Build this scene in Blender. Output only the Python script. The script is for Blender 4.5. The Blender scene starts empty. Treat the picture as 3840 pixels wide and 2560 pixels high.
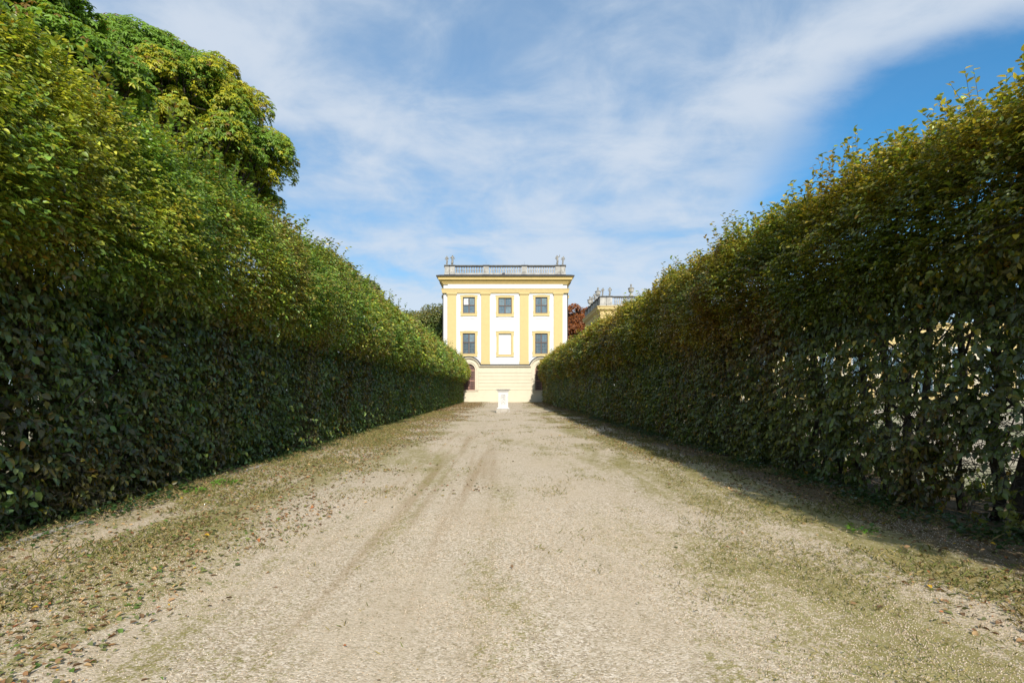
import bpy, bmesh, math, random
import numpy as np
from mathutils import Vector, Matrix

rng = np.random.default_rng(7)
random.seed(7)
S = bpy.context.scene
COL = S.collection
PI = math.pi

# ------------------------------------------------------------------ helpers
def link(o, parent=None):
    COL.objects.link(o)
    if parent is not None:
        o.parent = parent
    return o

def tag(o, label=None, cat=None, group=None, kind=None):
    if label: o['label'] = label
    if cat: o['category'] = cat
    if group: o['group'] = group
    if kind: o['kind'] = kind
    return o

ORG = {}
def root(name, loc, label, cat, group=None):
    o = bpy.data.objects.new(name, None)
    o.location = loc
    o.empty_display_size = .3
    link(o)
    ORG[o.name] = Vector(loc)
    return tag(o, label, cat, group)

def origin_of(p):
    v = Vector((0, 0, 0))
    while p is not None:
        v += Vector(p.location)
        p = p.parent
    return v

class MB:
    def __init__(s): s.v = []; s.f = []
    def add(s, vs, fs):
        b = len(s.v)
        s.v += [tuple(x) for x in vs]
        s.f += [tuple(b + i for i in f) for f in fs]
    def box(s, x0, x1, y0, y1, z0, z1):
        s.add([(x0,y0,z0),(x1,y0,z0),(x1,y1,z0),(x0,y1,z0),(x0,y0,z1),(x1,y0,z1),(x1,y1,z1),(x0,y1,z1)],
              [(0,3,2,1),(4,5,6,7),(0,1,5,4),(1,2,6,5),(2,3,7,6),(3,0,4,7)])
    def tube(s, pts, rad, n=6, cap=True):
        pts = [Vector(p) for p in pts]
        if not hasattr(rad, '__len__'): rad = [rad] * len(pts)
        rings = []
        for i, p in enumerate(pts):
            d = (pts[min(i+1, len(pts)-1)] - pts[max(i-1, 0)]).normalized()
            a = d.cross(Vector((0, 0, 1)))
            if a.length < .05: a = d.cross(Vector((1, 0, 0)))
            a.normalize(); b = d.cross(a)
            rings.append([p + (a*math.cos(2*PI*k/n) + b*math.sin(2*PI*k/n))*rad[i] for k in range(n)])
        vs = [q for r in rings for q in r]; fs = []
        for i in range(len(pts)-1):
            for k in range(n):
                k2 = (k+1) % n
                fs.append((i*n+k, i*n+k2, (i+1)*n+k2, (i+1)*n+k))
        if cap:
            fs.append(tuple(range(n))[::-1]); fs.append(tuple((len(pts)-1)*n+k for k in range(n)))
        s.add(vs, fs)
    def lathe(s, prof, c=(0,0,0), n=12):
        vs = []; fs = []
        for r, z in prof:
            for k in range(n):
                a = 2*PI*k/n
                vs.append((c[0]+r*math.cos(a), c[1]+r*math.sin(a), c[2]+z))
        m = len(prof)
        for i in range(m-1):
            for k in range(n):
                k2 = (k+1) % n
                fs.append((i*n+k, i*n+k2, (i+1)*n+k2, (i+1)*n+k))
        fs.append(tuple(range(n))[::-1]); fs.append(tuple((m-1)*n+k for k in range(n)))
        s.add(vs, fs)
    def square_lathe(s, prof, c=(0,0,0)):      # prof: (half width, z)
        vs = []; fs = []
        for r, z in prof:
            for sx, sy in ((-1,-1),(1,-1),(1,1),(-1,1)):
                vs.append((c[0]+sx*r, c[1]+sy*r, c[2]+z))
        m = len(prof)
        for i in range(m-1):
            for k in range(4):
                k2 = (k+1) % 4
                fs.append((i*4+k, i*4+k2, (i+1)*4+k2, (i+1)*4+k))
        fs.append((3,2,1,0)); fs.append(tuple((m-1)*4+k for k in range(4)))
        s.add(vs, fs)
    def ring_loft(s, x0, x1, y0, y1, prof, close=False):   # mouldings round a rectangle, prof: (overhang, z)
        vs = []; fs = []
        for o, z in prof:
            vs += [(x0-o,y0-o,z),(x1+o,y0-o,z),(x1+o,y1+o,z),(x0-o,y1+o,z)]
        m = len(prof)
        for i in range(m-1):
            for k in range(4):
                k2 = (k+1) % 4
                fs.append((i*4+k, i*4+k2, (i+1)*4+k2, (i+1)*4+k))
        if close: fs.append(tuple((m-1)*4+k for k in range(4)))
        s.add(vs, fs)
    def sweep(s, path, n0, n1, y0, y1):        # rectangle n0..n1 (along the path normal) by y0..y1 along a path in xz
        m = len(path); vs = []
        for i in range(m):
            def nrm(a, b):
                dx, dz = b[0]-a[0], b[1]-a[1]; l = math.hypot(dx, dz) or 1
                return (-dz/l, dx/l)
            if i == 0: n = nrm(path[0], path[1]); k = 1
            elif i == m-1: n = nrm(path[-2], path[-1]); k = 1
            else:
                a = nrm(path[i-1], path[i]); b = nrm(path[i], path[i+1])
                n = (a[0]+b[0], a[1]+b[1]); l = math.hypot(*n) or 1
                n = (n[0]/l, n[1]/l); k = 1/max(.4, n[0]*a[0]+n[1]*a[1])
            x, z = path[i]
            for nn, y in ((n0,y0),(n0,y1),(n1,y1),(n1,y0)):
                vs.append((x+n[0]*nn*k, y, z+n[1]*nn*k))
        fs = [(3,2,1,0), tuple((m-1)*4+j for j in range(4))]
        for i in range(m-1):
            for k in range(4):
                k2 = (k+1) % 4
                fs.append((i*4+k, i*4+k2, (i+1)*4+k2, (i+1)*4+k))
        s.add(vs, fs)
    def mesh(s, name, mat, off=Vector((0,0,0)), smooth=False):
        me = bpy.data.meshes.new(name)
        me.from_pydata([(a-off.x, b-off.y, c-off.z) for a, b, c in s.v], [], s.f)
        bm = bmesh.new(); bm.from_mesh(me)
        bmesh.ops.recalc_face_normals(bm, faces=bm.faces); bm.to_mesh(me); bm.free()
        me.materials.append(mat)
        if smooth:
            for p in me.polygons: p.use_smooth = True
        me.update()
        return me
    def build(s, name, mat, parent=None, smooth=False, bevel=0):
        off = origin_of(parent) if parent is not None else Vector((0,0,0))
        o = bpy.data.objects.new(name, s.mesh(name, mat, off, smooth))
        link(o, parent)
        if bevel:
            b = o.modifiers.new('b', 'BEVEL'); b.width = bevel; b.segments = 2; b.limit_method = 'ANGLE'
        return o

def copy_part(o, parent, loc):
    c = o.copy(); COL.objects.link(c); c.parent = parent; c.location = loc
    return c

def copy_tree(o, parent=None):
    c = o.copy(); COL.objects.link(c); c.parent = parent
    for ch in list(o.children): copy_tree(ch, c)
    return c

# value noise, vectorised
def vnoise(p, seed=0):
    p = np.asarray(p, float)
    i = np.floor(p).astype(np.int64); f = p - i; f = f*f*(3-2*f)
    def h(a, b, c):
        x = (a*374761393 + b*668265263 + c*1442695041 + seed*974711) & 0xffffffff
        x = ((x ^ (x >> 13)) * 1274126177) & 0xffffffff
        x = x ^ (x >> 16)
        return (x & 0xffff) / 65535.
    r = 0
    for dx in (0, 1):
        wx = f[:,0] if dx else 1-f[:,0]
        for dy in (0, 1):
            wy = f[:,1] if dy else 1-f[:,1]
            for dz in (0, 1):
                wz = f[:,2] if dz else 1-f[:,2]
                r = r + wx*wy*wz*h(i[:,0]+dx, i[:,1]+dy, i[:,2]+dz)
    return r
def fbm(p, seed=0, o=3):
    p = np.asarray(p, float); r = 0; a = .5; t = 0
    for k in range(o):
        r = r + a*vnoise(p*(2**k), seed+k*17); t += a; a *= .5
    return r/t
def unit(a):
    return a/np.maximum(np.linalg.norm(a, axis=1, keepdims=True), 1e-9)
def smooth01(x, a, b):
    t = np.clip((x-a)/(b-a), 0, 1); return t*t*(3-2*t)

def np_mesh(name, co, quads, cols, mat):
    me = bpy.data.meshes.new(name)
    nv, nf = len(co), len(quads)
    me.vertices.add(nv); me.vertices.foreach_set('co', np.ascontiguousarray(co, np.float32).ravel())
    me.loops.add(nf*4); me.loops.foreach_set('vertex_index', np.ascontiguousarray(quads, np.int32).ravel())
    me.polygons.add(nf); me.polygons.foreach_set('loop_start', np.arange(0, nf*4, 4, dtype=np.int32))
    me.update(calc_edges=True)
    if cols is not None:
        at = me.attributes.new('tint', 'FLOAT_COLOR', 'FACE')
        at.data.foreach_set('color', np.ascontiguousarray(np.c_[cols, np.ones(len(cols))], np.float32).ravel())
    me.materials.append(mat)
    return me

def leaf_arrays(P, D, N, L, W, curl=.12, fold=.18):
    """folded pointed leaves: 6 verts, 2 quads each"""
    n = len(P)
    D = unit(D); Sd = unit(np.cross(D, N)); N = unit(np.cross(Sd, D))
    L = np.broadcast_to(np.asarray(L, float), (n,))[:,None]; W = np.broadcast_to(np.asarray(W, float), (n,))[:,None]
    b = P; t = P + D*L - N*L*curl
    r1 = P + D*L*.30 + Sd*W*.50 + N*W*fold
    r2 = P + D*L*.66 + Sd*W*.40 + N*W*fold*.8 - N*L*curl*.35
    l1 = P + D*L*.30 - Sd*W*.50 + N*W*fold
    l2 = P + D*L*.66 - Sd*W*.40 + N*W*fold*.8 - N*L*curl*.35
    co = np.stack([b, t, r1, r2, l1, l2], 1).reshape(-1, 3)
    base = (np.arange(n)*6)[:,None]
    q = np.stack([base+np.array([[0,2,3,1]]), base+np.array([[0,1,5,4]])], 1).reshape(-1, 4)
    return co, q

def stick_arrays(A, B, r0, r1):
    """triangular tapered sticks from A to B: 6 verts, 3 quads"""
    n = len(A); d = unit(B-A)
    a = np.cross(d, np.array([[.31,.52,.79]])); a = unit(a); b = np.cross(d, a)
    co = []
    for P, r in ((A, r0), (B, r1)):
        r = np.broadcast_to(np.asarray(r, float), (n,))[:,None]
        for k in range(3):
            co.append(P + (a*math.cos(2*PI*k/3) + b*math.sin(2*PI*k/3))*r)
    co = np.stack(co, 1).reshape(-1, 3)
    base = (np.arange(n)*6)[:,None]
    q = np.stack([base+np.array([[k, (k+1)%3, 3+(k+1)%3, 3+k]]) for k in range(3)], 1).reshape(-1, 4)
    return co, q

def join(parts):
    co = []; q = []; c = []; b = 0
    for p in parts:
        co.append(p[0]); q.append(p[1]+b); b += len(p[0])
        if len(p) > 2: c.append(p[2])
    return np.concatenate(co), np.concatenate(q), (np.concatenate(c) if c else None)

# ------------------------------------------------------------------ materials
def newmat(name):
    m = bpy.data.materials.new(name); m.use_nodes = True
    nt = m.node_tree; b = nt.nodes['Principled BSDF']
    return m, nt, b
def N(nt, t, **kw):
    n = nt.nodes.new(t)
    for k, v in kw.items():
        if k in ('operation','blend_type','attribute_name','noise_dimensions','feature','data_type','interpolation_type','musgrave_type','distance','clamp','use_clamp'):
            setattr(n, k, v)
        else: n.inputs[k].default_value = v
    return n
def ramp(nt, src, stops):
    r = nt.nodes.new('ShaderNodeValToRGB')
    e = r.color_ramp.elements
    while len(e) < len(stops): e.new(.5)
    for x, (p, c) in zip(e, stops):
        x.position = p; x.color = (c, c, c, 1) if not hasattr(c, '__len__') else (*c, 1)
    nt.links.new(src, r.inputs[0]); return r.outputs[0]
def mixc(nt, fac, a, b, mode='MIX'):
    m = nt.nodes.new('ShaderNodeMix'); m.data_type = 'RGBA'; m.blend_type = mode
    for i, v in ((0, fac), (6, a), (7, b)):
        if hasattr(v, 'is_linked') or hasattr(v, 'links'): nt.links.new(v, m.inputs[i])
        else: m.inputs[i].default_value = (*v, 1) if hasattr(v, '__len__') else v
    return m.outputs[2]
def coords(nt, scale=(1,1,1), loc=(0,0,0)):
    t = nt.nodes.new('ShaderNodeNewGeometry'); mp = nt.nodes.new('ShaderNodeMapping')
    mp.inputs['Scale'].default_value = scale; mp.inputs['Location'].default_value = loc
    nt.links.new(t.outputs['Position'], mp.inputs['Vector']); return mp.outputs[0]
def noise(nt, vec, scale, detail=4, rough=.55, dist=0):
    n = N(nt, 'ShaderNodeTexNoise', Scale=scale, Detail=detail, Roughness=rough, Distortion=dist)
    nt.links.new(vec, n.inputs['Vector']); return n.outputs['Fac']
def bump(nt, b, h, strength, dist):
    n = N(nt, 'ShaderNodeBump', Strength=strength, Distance=dist)
    nt.links.new(h, n.inputs['Height']); nt.links.new(n.outputs[0], b.inputs['Normal'])

def stucco(name, col, dirt=(.5,.47,.42), amount=.25, rough=.85):
    m, nt, b = newmat(name)
    p = coords(nt)
    big = noise(nt, p, .55, 5); streak = noise(nt, coords(nt, (1.6,1.6,.16)), 1.3, 5)
    f1 = ramp(nt, big, [(.42, 0), (.72, 1)]); f2 = ramp(nt, streak, [(.52, 0), (.8, 1)])
    mul = N(nt, 'ShaderNodeMath', operation='MULTIPLY'); nt.links.new(f1, mul.inputs[0]); nt.links.new(f2, mul.inputs[1])
    m2 = N(nt, 'ShaderNodeMath', operation='MULTIPLY'); nt.links.new(mul.outputs[0], m2.inputs[0]); m2.inputs[1].default_value = amount
    var = mixc(nt, ramp(nt, noise(nt, p, 2.2, 5), [(.3, 0), (.7, 1)]), tuple(c*.95 for c in col), tuple(min(.9, c*1.02) for c in col))
    c = mixc(nt, m2.outputs[0], var, dirt)
    nt.links.new(c, b.inputs['Base Color']); b.inputs['Roughness'].default_value = rough
    b.inputs['Specular IOR Level'].default_value = .2
    bump(nt, b, noise(nt, p, 9, 4), .15, .02)
    return m

def stone(name, lo, hi, scale=2.5, lich=(.09,.085,.075), amt=.6, flat=.5):
    m, nt, b = newmat(name)
    p = coords(nt)
    c = mixc(nt, ramp(nt, noise(nt, p, scale, 6), [(.3, 0), (.7, 1)]), lo, hi)
    d = ramp(nt, noise(nt, coords(nt, (1,1,.5)), scale*1.7, 6, .65), [(flat, 0), (flat+.2, amt)])
    c = mixc(nt, d, c, lich)
    nt.links.new(c, b.inputs['Base Color']); b.inputs['Roughness'].default_value = .9
    bump(nt, b, noise(nt, p, scale*8, 5), .4, .02)
    return m

def plain(name, col, rough=.6, metal=0, var=.12, scale=3):
    m, nt, b = newmat(name)
    c = mixc(nt, noise(nt, coords(nt), scale, 4), tuple(x*(1-var) for x in col), tuple(x*(1+var) for x in col))
    nt.links.new(c, b.inputs['Base Color']); b.inputs['Roughness'].default_value = rough; b.inputs['Metallic'].default_value = metal
    return m

def leafmat(name, rough=.42, trans=.35, spec=.35, gain=1.0):
    m, nt, b = newmat(name)
    a = N(nt, 'ShaderNodeAttribute', attribute_name='tint')
    nt.links.new(a.outputs['Color'], b.inputs['Base Color'])
    b.inputs['Roughness'].default_value = rough; b.inputs['Specular IOR Level'].default_value = spec
    t = nt.nodes.new('ShaderNodeBsdfTranslucent')
    tc = mixc(nt, 1.0, a.outputs['Color'], (1.25*gain, 1.2*gain, .55*gain), 'MULTIPLY'); nt.links.new(tc, t.inputs['Color'])
    mx = nt.nodes.new('ShaderNodeMixShader'); mx.inputs[0].default_value = trans
    nt.links.new(b.outputs[0], mx.inputs[1]); nt.links.new(t.outputs[0], mx.inputs[2])
    nt.links.new(mx.outputs[0], nt.nodes['Material Output'].inputs[0])
    return m

M = {}
M['white'] = stucco('white_plaster', (.60,.60,.595), (.38,.37,.35), .6)
M['yellow'] = stucco('yellow_plaster', (.53,.415,.20), (.55,.45,.26), .3)
M['ochre'] = stucco('ochre_cornice', (.53,.405,.175), (.34,.27,.13), .5)
M['cream'] = stucco('cream_plaster', (.575,.52,.405), (.45,.40,.31), .6)
M['lead'] = plain('lead_sheet', (.045,.045,.047), .7, 0, .35, 2)
M['brown'] = plain('brown_frame_paint', (.045,.024,.018), .5)
M['rose'] = plain('rosewood_frame_paint', (.30,.155,.115), .6)
M['came'] = plain('window_lead', (.20,.21,.22), .5)
M['balus'] = stone('weathered_limestone', (.27,.26,.24), (.46,.445,.415), 1.6, (.10,.095,.085), .75, .52)
M['rail'] = stone('blackened_limestone', (.055,.053,.05), (.15,.145,.135), 2.2, (.05,.05,.048), .6, .45)
M['darkbal'] = stone('dark_weathered_limestone', (.17,.165,.15), (.36,.34,.31), 3, (.07,.07,.065), .7, .5)
M['statue'] = stone('grey_sandstone', (.15,.145,.13), (.33,.315,.285), 5, (.07,.068,.06), .75, .5)
M['marble'] = stone('white_marble', (.53,.525,.51), (.62,.615,.60), 4, (.28,.27,.25), .5, .52)
M['marbleold'] = stone('stained_marble', (.27,.25,.215), (.44,.41,.365), 7, (.24,.20,.13), .75, .5)
M['bark'] = stone('bark', (.035,.028,.02), (.09,.075,.055), 9, (.03,.035,.02), .6, .5)
M['kerb'] = stone('kerb_stone', (.26,.24,.20), (.42,.39,.33), 5, (.10,.09,.055), .7, .5)
M['leaf'] = leafmat('hedge_leaf', .36, .40, .75)
M['litter'] = leafmat('dry_leaf', .7, .12, .15)
M['grassm'] = leafmat('grass_blade', .55, .3, .2)
m, nt, b = newmat('pebble')
a_ = N(nt, 'ShaderNodeAttribute', attribute_name='tint'); nt.links.new(a_.outputs['Color'], b.inputs['Base Color']); b.inputs['Roughness'].default_value = .85
M['pebble'] = m
M['tl'] = leafmat('tree_leaf', .4, .4, .35)

def glass(name, col, rough=.12):
    m, nt, b = newmat(name)
    c = mixc(nt, ramp(nt, noise(nt, coords(nt), 2.4, 3), [(.35, 0), (.65, 1)]), tuple(x*.75 for x in col), tuple(x*1.2 for x in col))
    nt.links.new(c, b.inputs['Base Color']); b.inputs['Roughness'].default_value = rough
    b.inputs['Specular IOR Level'].default_value = .6
    bump(nt, b, noise(nt, coords(nt), 6, 2), .12, .02)
    return m
M['glass'] = glass('blue_grey_glass', (.075,.125,.165))
M['glasspale'] = glass('pale_blue_glass', (.13,.19,.225))
M['glassdim'] = glass('dim_glass', (.055,.085,.105))
M['glassdark'] = glass('dark_glass', (.055,.035,.035), .25)
M['glasswhite'] = glass('whitish_glass', (.6,.66,.69), .3)  # near-white base colour, used for a single pane

# ground materials
def gravel(name, detailed=True):
    m, nt, b = newmat(name)
    L = nt.links
    P = coords(nt)
    xyz = nt.nodes.new('ShaderNodeSeparateXYZ'); L.new(P, xyz.inputs[0])
    def math_(op, a, bb=None, c=None):
        n = nt.nodes.new('ShaderNodeMath'); n.operation = op
        for i, v in enumerate((a, bb, c)):
            if v is None: continue
            if hasattr(v, 'links'): L.new(v, n.inputs[i])
            else: n.inputs[i].default_value = v
        return n.outputs[0]
    def mr(v, a, b2, c=0, d=1):
        n = nt.nodes.new('ShaderNodeMapRange'); n.interpolation_type = 'SMOOTHSTEP'
        L.new(v, n.inputs[0])
        for i, q in enumerate((a, b2, c, d)): n.inputs[i+1].default_value = q
        return n.outputs[0]
    X, Y = xyz.outputs[0], xyz.outputs[1]
    vor = N(nt, 'ShaderNodeTexVoronoi', Scale=72.0, Randomness=1.0); L.new(P, vor.inputs['Vector'])
    sep = nt.nodes.new('ShaderNodeSeparateColor'); L.new(vor.outputs['Color'], sep.inputs[0])
    sand = mixc(nt, ramp(nt, noise(nt, P, .8, 6, .6), [(.3, 0), (.7, 1)]), (.475,.38,.265), (.57,.475,.35))
    pebb = ramp(nt, sep.outputs[0], [(0, (.22,.17,.115)), (.25, (.41,.33,.23)), (.6, (.57,.48,.365)), (1, (.78,.685,.57))])
    peb_amt = ramp(nt, noise(nt, coords(nt, (1,.55,1), (3,1,0)), 1.1, 5, .6), [(.36, .25), (.62, .85)])
    col = mixc(nt, peb_amt, sand, pebb)
    # wheel tracks: long brownish streaks along the path
    tr = noise(nt, coords(nt, (1.0,.03,1), (11,0,0)), 4.2, 3, .5, .25)
    trm = math_('MULTIPLY', ramp(nt, tr, [(.48, 0), (.66, 1)]), mr(math_('ABSOLUTE', math_('ADD', X, 1.05)), .4, 1.3, .58, 0))
    trm = math_('MULTIPLY', trm, mr(Y, 2.0, 7, .35, 1))
    trm = math_('MULTIPLY', trm, mr(Y, 14, 24, 1, .15))
    col = mixc(nt, trm, col, (.30,.20,.10))
    # moss: patches stretched along the path, stronger towards the verges
    ax = math_('ABSOLUTE', X)
    n1 = noise(nt, coords(nt, (1,.22,1), (5,2,0)), .95, 6, .62, .3)
    n2 = noise(nt, P, 7, 5, .7)
    n3 = noise(nt, P, 42, 3, .7)
    v = math_('ADD', math_('SUBTRACT', math_('MULTIPLY', n1, 1.5), .25), math_('MULTIPLY', math_('SUBTRACT', n2, .5), .55))
    v = math_('ADD', v, math_('MULTIPLY', math_('SUBTRACT', n3, .5), 1.25))
    n4 = noise(nt, coords(nt, (1,.7,1), (9,4,0)), 14, 4, .75)
    v = math_('ADD', v, math_('MULTIPLY', math_('SUBTRACT', n4, .5), .7))
    edge = mr(ax, .6, 3.4, -.06, .165)
    right = math_('MULTIPLY', mr(math_('ABSOLUTE', math_('SUBTRACT', X, 2.6)), 0, 1.3, .11, -.05), mr(Y, 2, 14, 1, .3))
    far = mr(Y, 10, 26, 0, -.12)
    v = math_('ADD', math_('ADD', v, edge), math_('ADD', right, far))
    moss = mr(v, .50, .74, 0, .85)
    mcol = mixc(nt, ramp(nt, noise(nt, P, 3.1, 4), [(.35, 0), (.65, 1)]), (.20,.175,.04), (.27,.24,.08))
    col = mixc(nt, moss, col, mcol)
    # dark specks
    sp = ramp(nt, noise(nt, coords(nt, (1,1,1), (0,0,3)), 30, 4, .75), [(.54, 0), (.68, .7)])
    sp2 = ramp(nt, noise(nt, coords(nt, (1,.6,1), (2,0,3)), 9, 5, .8), [(.54, 0), (.68, .5)])
    col = mixc(nt, sp2, col, (.25,.195,.10))
    col = mixc(nt, sp, col, (.18,.155,.07))
    # dead-leaf soil right below the hedges
    so = math_('ADD', mr(math_('ADD', ax, math_('MULTIPLY', X, .07)), 3.9, 5.2, 0, .9), math_('MULTIPLY', math_('SUBTRACT', n4, .5), 1.3))
    col = mixc(nt, mr(so, .35, .7, 0, .85), col, (.10,.07,.042))
    L.new(col, b.inputs['Base Color']); b.inputs['Roughness'].default_value = .95
    b.inputs['Specular IOR Level'].default_value = .15
    hsum = math_('ADD', math_('MULTIPLY', vor.outputs['Distance'], -.9), math_('ADD', math_('MULTIPLY', n2, .9), math_('MULTIPLY', n3, .6)))
    bump(nt, b, hsum, .35, .012)
    return m
M['path'] = gravel('gravel')
m, nt, b = newmat('park_ground')
c = mixc(nt, ramp(nt, noise(nt, coords(nt), .09, 6), [(.40, 0), (.60, 1)]), (.50,.42,.31), (.16,.19,.06))
c = mixc(nt, ramp(nt, noise(nt, coords(nt), 6, 5), [(.3, 0), (.8, .5)]), c, (.12,.10,.05))
nt.links.new(c, b.inputs['Base Color']); b.inputs['Roughness'].default_value = .95
M['ground'] = m

# ------------------------------------------------------------------ world, sun, camera
SUN = Vector((.27, -1.67, 1.0)).normalized()
el = math.asin(SUN.z); rot = math.atan2(SUN.x, SUN.y)
w = bpy.data.worlds.new('World'); S.world = w; w.use_nodes = True
nt = w.node_tree; L = nt.links
bg = nt.nodes['Background']; bg.inputs['Strength'].default_value = .12
sky = nt.nodes.new('ShaderNodeTexSky'); sky.sky_type = 'NISHITA'; sky.sun_disc = False
sky.sun_elevation = el; sky.sun_rotation = rot; sky.air_density = 1.0; sky.dust_density = .6; sky.ozone_density = 2.2
tc = nt.nodes.new('ShaderNodeTexCoord')
sx = nt.nodes.new('ShaderNodeSeparateXYZ'); L.new(tc.outputs['Generated'], sx.inputs[0])
def wm(op, a, bb=None, c=None, clamp=False):
    n = nt.nodes.new('ShaderNodeMath'); n.operation = op; n.use_clamp = clamp
    for i, v in enumerate((a, bb, c)):
        if v is None: continue
        if hasattr(v, 'links'): L.new(v, n.inputs[i])
        else: n.inputs[i].default_value = v
    return n.outputs[0]
def wr(v, a, b2, c=0, d=1):
    n = nt.nodes.new('ShaderNodeMapRange'); n.interpolation_type = 'SMOOTHSTEP'
    L.new(v, n.inputs[0])
    for i, q in enumerate((a, b2, c, d)): n.inputs[i+1].default_value = q
    return n.outputs[0]
dz = wm('MAXIMUM', wm('ADD', sx.outputs[2], .25), .05)
px = wm('DIVIDE', sx.outputs[0], dz); py = wm('DIVIDE', sx.outputs[1], dz)
cv = nt.nodes.new('ShaderNodeCombineXYZ'); L.new(px, cv.inputs[0]); L.new(py, cv.inputs[1])
def wmap(scale, rotz, loc=(0,0,0)):
    mp = nt.nodes.new('ShaderNodeMapping'); mp.inputs['Scale'].default_value = scale
    mp.inputs['Rotation'].default_value = (0,0,rotz); mp.inputs['Location'].default_value = loc
    L.new(cv.outputs[0], mp.inputs[0]); return mp.outputs[0]
nA = noise(nt, wmap((.8,1.5,1), math.radians(42), (2.3,.7,0)), 1.9, 8, .56, .4)
nB = noise(nt, wmap((1,1,1), .4, (7,3,0)), 4.6, 8, .6, .5)
nC = noise(nt, wmap((1.1,.7,1), -.2, (1,9,0)), 1.7, 5, .5, .2)
cov = wm('ADD', wm('MULTIPLY', nA, .62), wm('ADD', wm('MULTIPLY', nB, .42), wm('MULTIPLY', nC, .35)))
# clear wedge to the right of the long cloud band
hx = wm('SUBTRACT', px, wm('MULTIPLY', wm('MAXIMUM', wm('SUBTRACT', 1.12, py), 0), 1.3))
hx = wm('ADD', hx, wm('MULTIPLY', wm('SUBTRACT', nA, .5), .35))
hx = wm('ADD', hx, wm('MULTIPLY', wm('SUBTRACT', nB, .5), .22))
hole = wr(hx, .59, .84)
hole = wm('MULTIPLY', hole, wr(py, 1.45, 2.2, 1, .2))
band = wr(wm('ABSOLUTE', wm('SUBTRACT', wm('ADD', px, py), 1.75)), .0, .26, .09, 0)
band = wm('MULTIPLY', band, wr(px, .1, .4))
low = wr(py, 1.4, 3.0, 0, .22)
cov = wm('ADD', wm('ADD', cov, band), low)
den = wr(cov, .45, .84, .42, 1.0)
den = wm('MULTIPLY', den, wm('SUBTRACT', 1.0, wm('MULTIPLY', hole, .95)), clamp=True)
cl = mixc(nt, wr(cov, .55, .86), (2.7,3.45,4.4), (3.95,4.4,5.0))
skyc = mixc(nt, 1.0, sky.outputs[0], (.27,.80,1.03), 'MULTIPLY')
fin = mixc(nt, wm('MULTIPLY', den, .92), skyc, cl)
L.new(fin, bg.inputs['Color'])

sl = bpy.data.lights.new('sun', 'SUN'); sl.energy = 4.3; sl.angle = math.radians(.55); sl.color = (1, .93, .82)
so = bpy.data.objects.new('sun', sl); link(so)
so.rotation_euler = (-SUN).to_track_quat('-Z', 'Y').to_euler()

cam = bpy.data.cameras.new('camera'); co_ = bpy.data.objects.new('camera', cam); link(co_)
co_.location = (0, 0, 1.6); co_.rotation_euler = (PI/2, 0, 0)
cam.lens = 20; cam.sensor_width = 36; cam.shift_x = .0068; cam.shift_y = .0475
cam.clip_start = .05; cam.clip_end = 3000
S.camera = co_
S.view_settings.view_transform = 'Standard'; S.view_settings.look = 'None'
S.view_settings.exposure = .50; S.view_settings.gamma = 1
S.render.resolution_x = 1024; S.render.resolution_y = 682
try:
    S.cycles.max_bounces = 8; S.cycles.transparent_max_bounces = 4; S.cycles.use_denoising = True
except Exception: pass

# ------------------------------------------------------------------ ground
mb = MB(); mb.add([(-900,-300,-.012),(900,-300,-.012),(900,1500,-.012),(-900,1500,-.012)], [(0,1,2,3)])
tag(mb.build('ground', M['ground']), kind='structure')
mb = MB(); nx, ny = 60, 110
vs = []
for j in range(ny+1):
    y = -12 + (88.2)*(j/ny)
    for i in range(nx+1):
        x = -7.4 + 14.8*i/nx
        vs.append((x, y))
va = np.array(vs); zz = (fbm(np.c_[va*np.array([.9,.35]), np.zeros(len(va))], 3)-.5)*.05 + (fbm(np.c_[va*2.5, np.ones(len(va))], 5)-.5)*.02
zz -= .018*np.exp(-((va[:,0]+.55)/.22)**2) + .018*np.exp(-((va[:,0]+1.45)/.25)**2)
zz = np.maximum(zz + .03, .004)
zz[(np.abs(va[:,0]) > 7.3) | (va[:,1] > 75.5) | (va[:,1] < -11)] = -.006
mb.add([(a, b, c) for (a, b), c in zip(vs, zz)], [(j*(nx+1)+i, j*(nx+1)+i+1, (j+1)*(nx+1)+i+1, (j+1)*(nx+1)+i) for j in range(ny) for i in range(nx)])
tag(mb.build('path', M['path'], smooth=True), kind='structure')

def ground_z(x, y):
    """height of the path sheet by bilinear lookup"""
    gx = np.clip((np.asarray(x)+7.4)/14.8*nx, 0, nx-1e-6); gy = np.clip((np.asarray(y)+12)/88.2*ny, 0, ny-1e-6)
    i = gx.astype(int); j = gy.astype(int); fx = gx-i; fy = gy-j
    Z = zz.reshape(ny+1, nx+1)
    return Z[j,i]*(1-fx)*(1-fy)+Z[j,i+1]*fx*(1-fy)+Z[j+1,i]*(1-fx)*fy+Z[j+1,i+1]*fx*fy

# kerb stones along the left hedge
mb = MB(); y = 2.2
while y < 19:
    l = random.uniform(.55, 1.0); x = -5.0 + random.uniform(-.02, .02); h = random.uniform(-.014, .020) - max(0, y-10)*.004; x += random.uniform(-.03, .03)
    z0 = float(ground_z([x], [y])[0])
    mb.box(x-.05, x+.05, y, y+l-.02, -.05, z0+h); y += l
tag(mb.build('kerb', M['kerb'], bevel=.012), kind='structure')

# ------------------------------------------------------------------ hedges
def n_low(side, y):
    t = np.clip(y/76., -.2, 1)
    return 5.40+.35*t if side < 0 else 5.47-.24*t
def h_top(side, y):
    t = np.clip(y/76., -.1, 1)
    return 5.58+0*t if side < 0 else np.interp(y, [-8,-3,2,5.5,8,16,40,76], [3.7,3.9,4.3,4.68,4.95,5.12,5.28,5.45])

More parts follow.
